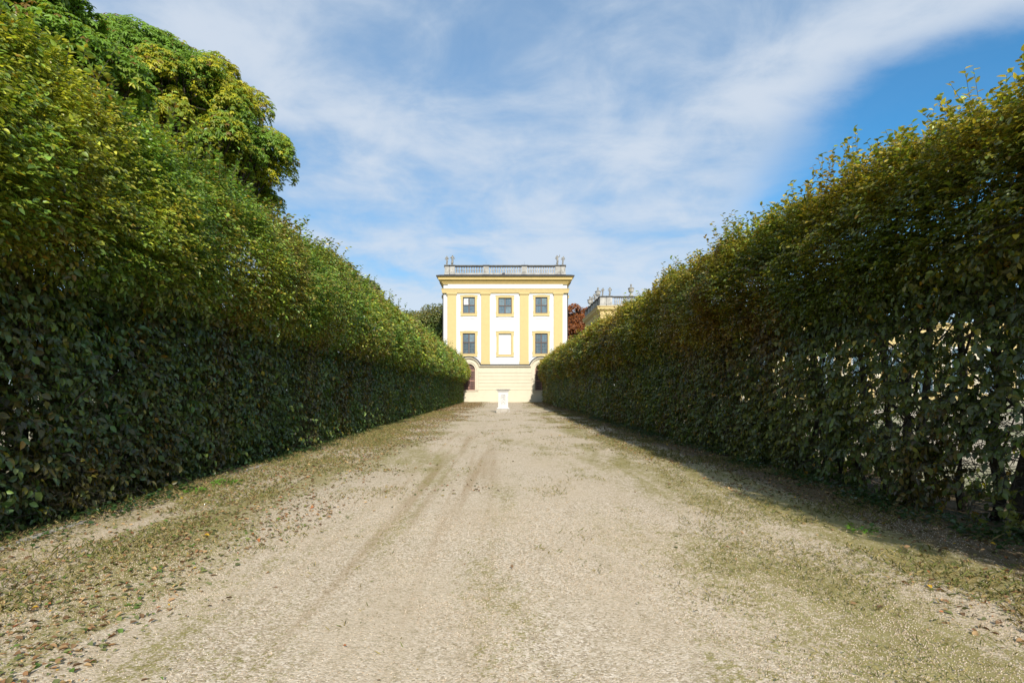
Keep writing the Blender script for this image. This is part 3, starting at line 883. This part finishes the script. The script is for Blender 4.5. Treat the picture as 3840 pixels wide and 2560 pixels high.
def surround(pr, hole, ou, name='surround', keystone=True):
    """painted frame with ears; hole in metres, ou = outer rect"""
    a, b_, c_, d_ = hole; A_, B_, C_, D_ = ou
    y0 = D-.075; mb = MB(); e = .07
    mb.box(A_+e, a, y0, D+.001, c_, d_); mb.box(b_, B_-e, y0, D+.001, c_, d_)
    mb.box(A_, B_, y0, D+.001, d_, D_-.06); mb.box(A_+e*.6, B_-e*.6, y0, D+.001, C_+.05, c_)
    # ears and feet
    hgt = (D_-C_)*.17
    for x0, x1 in ((A_, A_+e), (B_-e, B_)):
        mb.box(x0, x1, y0, D+.001, d_-hgt*.45, d_); mb.box(x0+.01, x1-.01, y0, D+.001, c_, c_+hgt*.5)
    # outer raised fillet
    yf = y0-.045; t = .06
    mid = (A_+B_)/2; q = (B_-A_)*.27
    mb.box(A_-.03, mid-q, yf, D+.001, D_-.06, D_-.01); mb.box(mid+q, B_+.03, yf, D+.001, D_-.06, D_-.01); mb.box(mid-q, mid+q, yf-.01, D+.001, D_-.06, D_+.03)
    mb.box(A_+e*.3, A_+e*.3+.34, yf, D+.001, C_-.01, C_+.05); mb.box(B_-e*.3-.34, B_-e*.3, yf, D+.001, C_-.01, C_+.05)
    mb.box(A_+e*.3+.34, B_-e*.3-.34, yf+.02, D+.001, C_+.02, C_+.05)
    # inner rim
    mb.box(a-.07, a, yf+.02, y0, c_, d_); mb.box(b_, b_+.07, yf+.02, y0, c_, d_)
    mb.box(a-.07, b_+.07, yf+.02, y0, d_, d_+.07); mb.box(a-.07, b_+.07, yf+.02, y0, c_-.07, c_)
    return mb.build(name, M['yellow'], pr)

def window(pr, hole, ou, panes, cams=(3,3), split=.5, label=None):
    a, b_, c_, d_ = hole; yf = D+.10; t = .10
    mb = MB()
    mb.box(a, a+t, yf, yf+.07, c_, d_); mb.box(b_-t, b_, yf, yf+.07, c_, d_)
    mb.box(a+t, b_-t, yf, yf+.07, c_, c_+t); mb.box(a+t, b_-t, yf, yf+.07, d_-t, d_)
    xm = (a+b_)/2; zm = c_+(d_-c_)*split
    mb.box(xm-.07, xm+.07, yf-.03, yf+.065, c_+t, d_-t)
    mb.box(a+t, xm-.07, yf-.02, yf+.06, zm-.065, zm+.065); mb.box(xm+.07, b_-t, yf-.02, yf+.06, zm-.065, zm+.065)
    o = mb.build('window', M['brown'], pr)
    if label: o['label'] = label
    k = 0
    for (z0, z1) in ((zm+.065, d_-t), (c_+t, zm-.065)):
        for (x0, x1) in ((a+t, xm-.07), (xm+.07, b_-t)):
            mb = MB(); mb.box(x0, x1, yf+.035, yf+.045, z0, z1); g = mb.build('pane', M[panes[k]], o); k += 1
            mb = MB()
            # casement sash and lead cames
            s_ = .03
            mb.box(x0, x0+s_, yf+.015, yf+.033, z0, z1); mb.box(x1-s_, x1, yf+.015, yf+.033, z0, z1)
            mb.box(x0+s_, x1-s_, yf+.015, yf+.033, z0, z0+s_); mb.box(x0+s_, x1-s_, yf+.015, yf+.033, z1-s_, z1)
            for i in range(1, cams[0]):
                x = x0+(x1-x0)*i/cams[0]; mb.box(x-.011, x+.011, yf+.02, yf+.034, z0+s_, z1-s_)
            for j in range(1, cams[1]):
                zc = z0+(z1-z0)*j/cams[1]; mb.box(x0+s_, x1-s_, yf+.022, yf+.033, zc-.011, zc+.011)
            mb.build('lattice', M['came'], o)
    surround(o, hole, ou)
    return o
window(pav, W_UP[0], rect(373,516,460,635), ['glasswhite','glasspale','glass','glass'], (3,3), .5)
window(pav, W_UP[1], rect(670,825,463,640), ['glasspale','glass','glass','glasspale'], (3,3), .5)
window(pav, W_UP[2], rect(983,1124,460,635), ['glass','glasspale','glass','glass'], (3,3), .5)
window(pav, W_LO[0], rect(371,518,762,975), ['glass','glasspale','glassdim','glassdim'], (3,4), .56)
window(pav, W_LO[1], rect(977,1126,762,975), ['glassdim','glass','glassdim','glassdim'], (3,4), .56)
surround(pav, BLIND, rect(672,823,762,977), 'blind_window')
# base storey: cream, arched top line
AC = [445, 1052]; RW, RH = 52, 100; ZS = FZ(1089); HC = FZ(1082)
zc_ = FZ(1051)
def hood_path():
    pts = [(XL-.02, zc_)]
    for u in AC:
        cx = FX(u); R = RH*U; dzz = zc_-HC; a0 = math.asin(dzz/R)
        for i in range(25):
            a = PI-a0-(PI-2*a0)*i/24
            pts.append((cx+R*math.cos(a), HC+R*math.sin(a)))
    pts.append((XR+.02, zc_)); return pts
HP = hood_path()
hx_ = np.array([p[0] for p in HP]); hz_ = np.array([p[1] for p in HP])
def base_top(x): return float(np.interp(x, hx_, hz_))
mb = MB(); yb = D-.22
xs = {XL, XR, FX(748)}
for u in AC:
    for i in range(29):
        xs.add(FX(u)-RW*U*math.cos(PI*i/28))
    for i in range(29):
        xs.add(FX(u)+(-RH+2*RH*i/28)*U)
xs = sorted(xs)
SILL = FZ(1259)
def arch_top(x):
    for u in AC:
        d_ = abs(x-FX(u))
        if d_ <= RW*U+1e-6: return ZS+math.sqrt(max(0, (RW*U)**2-d_*d_))
    return None
for x0, x1 in zip(xs[:-1], xs[1:]):
    xm = (x0+x1)/2
    if arch_top(xm) is None:
        mb.add([(x0,yb,0),(x1,yb,0),(x1,yb,base_top(x1)),(x0,yb,base_top(x0))], [(0,1,2,3)])
    else:
        t0, t1 = arch_top(x0) or ZS, arch_top(x1) or ZS
        mb.add([(x0,yb,0),(x1,yb,0),(x1,yb,SILL),(x0,yb,SILL)], [(0,1,2,3)])
        mb.add([(x0,yb,t0),(x1,yb,t1),(x1,yb,base_top(x1)),(x0,yb,base_top(x0))], [(0,1,2,3)])
        mb.add([(x0,yb,t0),(x1,yb,t1),(x1,D,t1),(x0,D,t0)], [(0,1,2,3)]); mb.add([(x0,yb,SILL),(x1,yb,SILL),(x1,D,SILL),(x0,D,SILL)], [(0,1,2,3)])
    mb.add([(x0,yb,base_top(x0)),(x1,yb,base_top(x1)),(x1,D+.17,base_top(x1)),(x0,D+.17,base_top(x0))], [(0,1,2,3)])
for u in AC:
    for s_ in (-1, 1):
        x = FX(u)+s_*RW*U; mb.add([(x,yb,SILL),(x,D,SILL),(x,D,ZS),(x,yb,ZS)], [(0,1,2,3)])
for x in (XL, XR): mb.add([(x,yb,0),(x,D+.2,0),(x,D+.2,zc_),(x,yb,zc_)], [(0,1,2,3)])
bs = mb.build('base_storey', M['cream'], pav)
# smooth rusticated courses
mb = MB(); lines = [1079, 1086, 1115, 1143, 1171, 1199, 1228, 1257]
for v0, v1 in zip(lines[:-1], lines[1:]):
    for u0, u1 in ((524, 973), (232, 364), (1133, 1268)):
        if v1-v0 > 8: mb.box(FX(u0), FX(u1), yb-.05, yb+.001, FZ(v1)+.024, FZ(v0)-.024)
mb.build('rusticated_courses', M['cream'], pav, bevel=.012)
mb = MB(); mb.box(XL-.06, XR+.06, yb-.085, yb+.3, -.05, FZ(1261)); mb.build('plinth', M['cream'], pav)
# hood: lead cover over cream mouldings
mb = MB(); mb.sweep(HP, .0, .15, yb-.36, D+.02); mb.build('hood_cover', M['lead'], pav)
mb = MB(); mb.sweep(HP, -.13, -.002, yb-.29, yb+.01); mb.sweep(HP, -.25, -.132, yb-.12, yb+.01); mb.build('hood_moulding', M['cream'], pav)
for u in AC:
    cx = FX(u); R = RW*U
    path = [(cx-R, SILL+.03)]+[(cx+R*math.cos(PI-PI*i/24), ZS+R*math.sin(PI-PI*i/24)) for i in range(25)]+[(cx+R, SILL+.03)]
    mb = MB(); mb.sweep(path, .0, .10, yb-.10, yb+.01); mb.sweep(path, .102, .20, yb-.05, yb+.01); mb.sweep(path, .202, .42, yb-.14, yb+.01)
    sr = mb.build('arch_surround', M['cream'], pav)
    mb = MB(); mb.box(cx-80*U, cx+80*U, yb-.20, yb+.02, FZ(1266), FZ(1260.5)); mb.build('sill', M['cream'], pav)
    # arched window
    mb = MB(); yw = D-.07
    arc = lambda rr: [(cx-rr, SILL)]+[(cx+rr*math.cos(PI-PI*i/20), ZS+rr*math.sin(PI-PI*i/20)) for i in range(21)]+[(cx+rr, SILL)]
    mb.sweep(arc(R-.08), 0, .08, yw, yw+.06)
    mb.box(cx-.06, cx+.06, yw-.02, yw+.05, SILL, ZS+R-.08); mb.box(cx-R+.08, cx+R-.08, yw, yw+.05, SILL, SILL+.10)
    for v in (1178, 1092): mb.box(cx-R+.06, cx+R-.06, yw-.01, yw+.045, FZ(v)-.08, FZ(v)+.08)
    w_ = mb.build('arched_window', M['rose'], pav)
    mb = MB(); pts = [(x, yw+.052, z_) for x, z_ in arc(R-.02)]
    mb.add(pts, [tuple(range(len(pts)))]); mb.build('pane', M['glassdark'], w_)
    mb = MB()
    for i in range(-3, 4):
        if i == 0: continue
        x = cx+i*R*.25; zt = ZS+math.sqrt(max(.01, (R-.1)**2-(x-cx)**2)); mb.box(x-.014, x+.014, yw+.02, yw+.05, SILL+.1, zt)
    zz2 = SILL+.1
    while zz2 < ZS+R*.6:
        mb.box(cx-R+.09, cx+R-.09, yw+.024, yw+.049, zz2-.013, zz2+.013); zz2 += .30
    mb.build('lattice', M['rose'], w_)
# side capitals and downpipes
for s_, u in ((-1, 222), (1, 1278)):
    x = FX(230) if s_ < 0 else FX(1270)
    mb = MB(); mb.box(min(x, x+s_*.22), max(x, x+s_*.22), D+1.1, D+1.9, FZ(478), FZ(455)); mb.box(min(x, x+s_*.36), max(x, x+s_*.36), D+1.0, D+2.0, FZ(455), FZ(449))
    mb.tube([(x+s_*.24, D+1.05, FZ(467)), (x+s_*.24, D+1.95, FZ(467))], .14, 10)
    mb.tube([(x+s_*.12, D+1.1, FZ(480)), (x+s_*.12, D+1.9, FZ(480))], .13, 10)
    mb.build('side_capital', M['ochre'], pav)
    mb = MB(); mb.box(min(x, x+s_*.12), max(x, x+s_*.12), D+.9, D+2.1, .0, FZ(480)); mb.build('side_pilaster', M['yellow'], pav)
    mb = MB(); mb.tube([(x+s_*.08, D+.28, 0), (x+s_*.08, D+.28, FZ(402)), (x+s_*.5, D+.28, FZ(350))], .06, 8); mb.build('downpipe', M['lead'], pav)

zt = bz1+.02
statue('stone woman with bowed head, outermost left on the pavilion balustrade', (FX(258), by, zt), 1.16, (A_DOWN_L, A_CHEST), -.02, 1, .13)
statue('broad stone woman in gathered robes, second from the left on the pavilion balustrade', (FX(303), by, zt), 1.25, (((-.2,-.05,.62),(-.02,-.15,.68)), A_HIP), .0, 1, .17)
statue('stone figure lifting an arm, left one of the right-hand pair on the pavilion balustrade', (FX(1189), by, zt), 1.25, (A_DOWN_L, A_UP), -.03, 1, .14)
statue('slim stone figure with arm on hip, outermost right on the pavilion balustrade', (FX(1235), by, zt), 1.12, (A_DOWN_L, A_HIP), .03, 1, .12)

# ------------------------------------------------------------------ the long palace to the right
Y2 = 88.0; X2 = 14.75
pal = root('palace', (X2+8, Y2, 0), 'long yellow palace behind the right hedge, its corner balustrade crowded with figures and urns', 'building')
mb = MB(); mb.box(X2, X2+17, Y2, Y2+16, 0, 14.3); mb.box(X2+17, X2+90, Y2+3, Y2+15, 0, 12.2); mb.build('wall', M['yellow'], pal)
mb = MB(); mb.ring_loft(X2, X2+17, Y2, Y2+16, [(-.2,13.25),(.02,13.25),(.05,13.4),(.05,13.75),(.12,13.8),(.45,14.05),(.5,14.1),(.5,14.4),(.56,14.4),(.6,14.5),(.6,14.55),(-.3,14.62)], close=True)
mb.ring_loft(X2+17.6, X2+90, Y2+3, Y2+15, [(-.2,11.4),(.05,11.4),(.05,11.7),(.4,11.95),(.45,12.3),(-.3,12.4)], close=True)
mb.build('cornice', M['yellow'], pal)
mb = MB(); mb.ring_loft(X2, X2+17, Y2, Y2+16, [(-.2,12.1),(.10,12.1),(.10,12.35),(.15,12.35),(.15,12.6),(.2,12.65),(-.2,12.7)]); mb.build('architrave', M['yellow'], pal)
for k in range(4):
    x = X2+.25+k*5.0
    mb = MB(); mb.box(x, x+1.5, Y2-.14, Y2+.001, 0, 12.1); mb.build('pilaster', M['cream'], pal)
for k in range(3):
    x = X2+1.95+k*5.0
    mb = MB(); mb.box(x, x+3.1, Y2-.03, Y2+.001, 1.5, 12.0); wp = mb.build('wall_panel', M['white'], pal)
    mb = MB(); mb.box(x+.75, x+2.35, Y2-.09, Y2-.031, 2.5, 8.4); w_ = mb.build('window', M['brown'], pal)
    mb = MB(); mb.box(x+.87, x+1.49, Y2-.11, Y2-.091, 2.62, 8.28); mb.box(x+1.61, x+2.23, Y2-.11, Y2-.091, 2.62, 8.28); mb.build('pane', M['glass'], w_)
for k in range(13):
    x = X2+19.2+k*5.3
    mb = MB(); mb.box(x-1.35, x-.55, Y2+2.86, Y2+3.001, 0, 11.4); mb.build('pilaster', M['cream'], pal)
    mb = MB()
    mb.lathe([(.01,0),(.01,.001)], (x+1.5, Y2+2.9, 3), 4)
    mb = MB(); mb.box(x+.2, x+2.8, Y2+2.9, Y2+3.001, 1.0, 8.5); w_ = mb.build('window', M['white'], pal)
    mb = MB(); mb.box(x+.4, x+1.42, Y2+2.87, Y2+2.899, 1.2, 8.2); mb.box(x+1.58, x+2.6, Y2+2.87, Y2+2.899, 1.2, 8.2); mb.build('pane', M['glass'], w_)
pz0, pz1 = 14.62, 16.1
balustrade(pal, (X2-.1, Y2+.0), (X2+17.1, Y2+.0), pz0, pz1, [(0,1.0),(1.05,1.9),(7.0,7.9),(13,13.9),(16,17.2)], [(2.2,6.9,14,False),(8.0,12.9,14,False)], None)
balustrade(pal, (X2+.1, Y2+15.8), (X2+.1, Y2+.35), pz0, pz1, [(0,.6),(3.9,5.2),(6.9,8.2),(9.5,10.5),(12,13),(14.6,15.4)], [(.7,3.8,8,True),(5.3,6.8,4,True),(10.6,11.9,4,True)], None)
statue('stone figure facing outwards on the palace corner, left one of the corner pair', (X2+.35, Y2+.05, pz1+.02), 1.2, (A_DOWN_L, A_CHEST), .02, 1, .12)
statue('broad robed stone figure on the palace corner, right one of the corner pair', (X2+1.45, Y2+.05, pz1+.02), 1.28, (A_DOWN_L, A_HIP), .0, 1, .15)
statue('stone figure on the palace side balustrade, between the two urns and nearer the corner', (X2+.1, Y2+6.0, pz1+.02), 1.35, (A_DOWN_L, A_CHEST), .02, -1, .14)
statue('stone figure on the palace side balustrade, half hidden behind the far left urn', (X2+.1, Y2+8.8, pz1+.02), 1.3, (A_DOWN_L, A_HIP), -.02, 1, .14)
def urn(label, loc):
    r = root('urn', loc, label, 'urn', 'stone urns on the palace balustrade')
    mb = MB(); mb.lathe([(.22,.28),(.16,.34),(.12,.46),(.17,.52),(.33,.60),(.40,.80),(.42,1.02),(.40,1.10)], loc, 14); mb.build('body', M['balus'], r, smooth=True)
    mb = MB(); mb.square_lathe([(.30,0),(.30,.22),(.24,.28)], loc); mb.build('foot', M['balus'], r)
    mb = MB(); mb.lathe([(.40,1.10),(.50,1.16),(.50,1.22),(.36,1.32),(.16,1.38),(.10,1.45),(.14,1.54),(.12,1.70),(.17,1.80),(.08,1.86)], loc, 14); mb.build('lid', M['statue'], r, smooth=True)
    return r
urn('grey lidded stone urn standing left of the figures on the palace corner', (X2+.1, Y2+2.9, pz1+.02))
urn('grey lidded stone urn farthest back on the palace side balustrade, beside the red brown tree', (X2+.1, Y2+11.5, pz1+.02))
urn('grey lidded stone urn alone on the palace front, just above the right hedge', (X2+4.75, Y2+.05, pz1+.02))

# ------------------------------------------------------------------ pedestal on the path
pc = (-.13, 39.6, 0)
ped = root('pedestal', pc, 'white marble pedestal with worn carving, standing empty on the gravel in front of the pavilion', 'pedestal')
pz = float(ground_z([pc[0]], [pc[1]])[0])-.02
q = (pc[0], pc[1], pz)
def noisy(o, s, sc):
    tx = bpy.data.textures.new('wear', 'CLOUDS'); tx.noise_scale = sc
    b_ = o.modifiers.new('b', 'BEVEL'); b_.width = .012; b_.segments = 2
mb = MB(); mb.square_lathe([(.48,0),(.485,.26),(.46,.28),(.43,.30)], q); noisy(mb.build('base', M['marbleold'], ped), 0, 0)
mb = MB(); mb.square_lathe([(.43,.301),(.44,.32),(.43,.345),(.39,.365),(.365,.39)], q); mb.build('base_moulding', M['marble'], ped)
mb = MB(); mb.square_lathe([(.352,.391),(.346,.45),(.346,1.44)], q); noisy(mb.build('shaft', M['marble'], ped), 0, 0)
mb = MB(); mb.square_lathe([(.35,1.441),(.36,1.46),(.385,1.49),(.42,1.54),(.42,1.545),(.44,1.55),(.44,1.59)], q); mb.build('cap_moulding', M['marble'], ped)
mb = MB(); mb.square_lathe([(.49,1.591),(.50,1.60),(.50,1.645),(.48,1.66)], q); noisy(mb.build('cap', M['marbleold'], ped), 0, 0)
mb = MB(); yy = pc[1]-.346
def relief(pts, r_=.009): mb.tube([(pc[0]+a, yy, pz+b_) for a, b_ in pts], r_, 5)
relief([(-.15,1.245),(.15,1.245)], .012)
for k in range(5):
    x = -.12+.06*k; relief([(x,1.22),(x-.012,1.17),(x,1.13)], .009)
relief([(-.10,1.10),(-.02,1.12),(.06,1.09),(.11,1.12)]); relief([(-.12,1.02),(-.06,1.06),(0,1.0),(.06,1.06),(.12,1.0)])
relief([(.10,.98),(.02,.96),(-.05,.90),(-.08,.82),(-.02,.76),(.06,.74)]); relief([(.12,.92),(.04,.88),(.02,.80),(.09,.70),(.11,.62)]); relief([(-.12,.72),(-.05,.66),(-.10,.60)]); relief([(-.02,.70),(.02,.62)])
relief([(.135,1.2),(.14,.9),(.135,.6)], .007); relief([(-.135,1.1),(-.14,.8),(-.135,.62)], .006)
mb.build('relief', M['statue'], ped)

# ------------------------------------------------------------------ litter, grass, weeds
def scatter(n, x0, x1, y0, y1, pw=1.0):
    y = y0+(y1-y0)*rng.random(n)**pw
    return rng.uniform(x0, x1, n), y
LB = np.array([[.20,.11,.055],[.26,.16,.08],[.14,.085,.045],[.17,.14,.055],[.12,.135,.045],[.30,.20,.10],[.10,.11,.045]])
def litter():
    xs, ys = [], []
    for n, a in ((150000, 0), (110000, 1)):
        x = rng.uniform(-5.7, 5.6, n); y = 2.2 + 73*rng.random(n)**(1.9 if a == 0 else 1.2)
        pat = fbm(np.c_[x*.9, y*.55, np.zeros(n)], 61, 4)
        pat2 = fbm(np.c_[x*.35, y*.22, np.ones(n)], 67, 2)
        left = smooth01(-x, 1.6, 4.0)*.38; rightb = smooth01(x, 2.3, 4.1)*.33
        d = pat*.75+pat2*.35+left+rightb
        p = smooth01(d, .60, .94) + .012
        p = p*(.22+.78*smooth01(np.abs(x), 1.3, 2.4))
        p = np.where((x < -4.4) | (x > 3.9), np.maximum(p, .30+.7*smooth01(np.abs(x), 3.9, 5.0)*pat*1.6), p)
        keep = rng.random(n) < p*(.62 if a == 0 else .5)
        xs.append(x[keep]); ys.append(y[keep])
    x = np.concatenate(xs); y = np.concatenate(ys); n = len(x)
    P = np.c_[x, y, ground_z(x, y)+rng.uniform(.006, .022, n)]
    a = rng.uniform(0, 2*PI, n)
    Dv = np.c_[np.cos(a), np.sin(a), rng.normal(.1, .25, n)]
    Nv = np.c_[rng.normal(0, .38, (n,2)), np.ones(n)]
    ll = (.050+.045*np.clip(y/40, 0, 1))*np.where(rng.random(n) < .6, rng.uniform(.25, .55, n), rng.uniform(.5, 1.15, n))
    P -= unit(Dv)*ll[:,None]*.5
    co, qd = leaf_arrays(P, Dv, Nv, ll, ll*rng.uniform(.4, .65, n), curl=.15, fold=.3)
    c = LB[rng.integers(0, len(LB), n)]*(.8+.9*rng.random((n,1)))
    k = rng.random(n); c[k < .012] = [.55,.34,.03]; c[(k > .012) & (k < .035)] = [.36,.13,.05]
    gl = (k > .90) & (x < -1.5) & (y < 7); c[gl] = np.array([.10,.17,.035])
    o = bpy.data.objects.new('fallen_leaves', np_mesh('fallen_leaves', co, np.asarray(qd), np.repeat(c, 2, axis=0), M['litter'])); link(o)
    tag(o, 'dry brown and olive leaves strewn over the gravel beside both hedges', 'fallen leaves', kind='stuff')
litter()

def grass():
    n = 260000
    x = rng.uniform(-5.4, 5.3, n); y = 2.2+40*rng.random(n)**1.9
    pat = fbm(np.c_[x*1.3, y*.8, np.zeros(n)], 71, 4); pat3 = fbm(np.c_[x*6, y*6, np.zeros(n)], 73, 2)
    d = pat*.8+pat3*.25+smooth01(-x, 1.6, 4.2)*.24+smooth01(x, 1.6, 3.2)*.18
    p = smooth01(d, .60, .88)
    keep = rng.random(n) < p*.85
    x = x[keep]; y = y[keep]; n = len(x)
    h = rng.uniform(.010, .032, n)*np.where(np.abs(x) > 3.4, 1.3, .85)*(1+np.clip(y/25, 0, .8))
    tall = rng.random(n) < .008*(np.abs(x) > 4.0); h[tall] = rng.uniform(.05, .11, tall.sum())
    P = np.c_[x, y, ground_z(x, y)+.002]
    a = rng.uniform(0, 2*PI, n)
    Dv = np.c_[np.cos(a)*.75, np.sin(a)*.75, rng.uniform(.35, 1, n)]; Nv = np.c_[-np.sin(a), np.cos(a), rng.uniform(.2, .8, n)]
    co, qd = leaf_arrays(P, Dv, Nv, h*1.6, np.clip(h*.22, .005, .009), curl=.3, fold=.2)
    c = np.array([.17,.19,.055])*(.7+.6*rng.random((n,1))); yl = rng.random(n) < .6; c[yl] = np.array([.34,.28,.12])*(.7+.5*rng.random((yl.sum(),1)))
    o = bpy.data.objects.new('grass', np_mesh('grass', co, qd, np.repeat(c, 2, axis=0), M['grassm'])); link(o)
    tag(o, 'short thin grass and moss tufts growing through the gravel', 'grass', kind='stuff')
grass()

def undergrowth():
    parts = []
    for side, cnt in ((-1, 110), (1, 190)):
        y = 3+30*rng.random(cnt)**1.4
        x = side*(n_low(side, y)-rng.uniform(-.15, .55, cnt)**1 - (.1 if side > 0 else 0))
        for cx, cy in zip(x, y):
            k = rng.integers(15, 45); r_ = rng.uniform(.1, .32)
            a = rng.uniform(0, 2*PI, k); rr = r_*np.sqrt(rng.random(k))
            px_ = cx+rr*np.cos(a); py_ = cy+rr*np.sin(a)
            P = np.c_[px_, py_, ground_z(px_, py_)+rng.uniform(.02, .16, k)*(1-rr/r_*.6)]
            Dv = np.c_[np.cos(a), np.sin(a), rng.normal(.15, .3, k)]; Nv = np.c_[rng.normal(0, .4, (k,2)), np.ones(k)]
            ll = rng.uniform(.03, .075, k)
            co, qd = leaf_arrays(P, Dv, Nv, ll, ll*.75)
            c = np.array([.045,.095,.025])*(.5+.8*rng.random((k,1)))
            parts.append((co, qd, np.repeat(c, 2, axis=0)))
    # a few bright weeds by the kerb and in the light on the right
    for cx, cy, r_, k in ((-4.62, 9.45, .22, 90), (-4.75, 8.7, .14, 40), (3.95, 6.3, .16, 40)):
        a = rng.uniform(0, 2*PI, k); rr = r_*np.sqrt(rng.random(k)); px_ = cx+rr*np.cos(a); py_ = cy+rr*np.sin(a)
        P = np.c_[px_, py_, ground_z(px_, py_)+rng.uniform(.01, .06, k)]
        Dv = np.c_[np.cos(a), np.sin(a), rng.normal(.3, .3, k)]; Nv = np.c_[rng.normal(0, .4, (k,2)), np.ones(k)]; ll = rng.uniform(.03, .07, k)
        co, qd = leaf_arrays(P, Dv, Nv, ll, ll*.6)
        parts.append((co, qd, np.repeat(np.array([.13,.27,.03])*(.7+.6*rng.random((k,1))), 2, axis=0)))
    co, qd, c = join(parts)
    o = bpy.data.objects.new('undergrowth', np_mesh('undergrowth', co, qd, c, M['leaf'])); link(o)
    tag(o, 'low ivy and weeds growing along the foot of both hedges', 'weeds', kind='stuff')
undergrowth()

def pebbles():
    n = 170000
    y = 2.1+9*rng.random(n)**1.7; x = rng.uniform(-1, 1, n)*np.minimum(5.2, y*1.05+.3)
    pt = fbm(np.c_[x*1.1, y*.6, np.full(n, 4.)], 83, 4)
    kp = (rng.random(n) < 1-smooth01(y, 4.5, 10.5)) & (rng.random(n) < .15+.85*smooth01(pt, .38, .62))
    x = x[kp]; y = y[kp]; n = len(x)
    z = ground_z(x, y)
    r_ = rng.uniform(.0024, .0058, n)*(1+np.clip((y-3)/8, 0, 1)*.5)
    a = rng.uniform(0, 2*PI, n)
    co = []
    for k in range(4):
        rr = r_*rng.uniform(.7, 1.25, n); t = a+k*PI/2+rng.normal(0, .25, n)
        co.append(np.c_[x+rr*np.cos(t), y+rr*np.sin(t), z-.001])
    for k in range(4):
        rr = r_*rng.uniform(.35, .75, n); t = a+k*PI/2+rng.normal(0, .3, n)
        co.append(np.c_[x+rr*np.cos(t), y+rr*np.sin(t), z+r_*rng.uniform(.6, 1.2, n)])
    co = np.stack(co, 1).reshape(-1, 3)
    b_ = (np.arange(n)*8)[:,None]
    q = np.stack([b_+np.array([[4,5,6,7]])]+[b_+np.array([[k,(k+1)%4,4+(k+1)%4,4+k]]) for k in range(4)], 1).reshape(-1, 4)
    pal_ = np.array([[.50,.415,.31],[.46,.37,.26],[.40,.31,.21],[.25,.19,.12],[.53,.45,.35],[.43,.33,.235]])
    c = pal_[rng.integers(0, 6, n)]*(.75+.4*rng.random((n,1)))
    o = bpy.data.objects.new('gravel', np_mesh('gravel', co, q, np.repeat(c, 5, axis=0), M['pebble'])); link(o)
    tag(o, 'loose pale gravel stones on the near part of the path', 'gravel', kind='stuff')
pebbles()
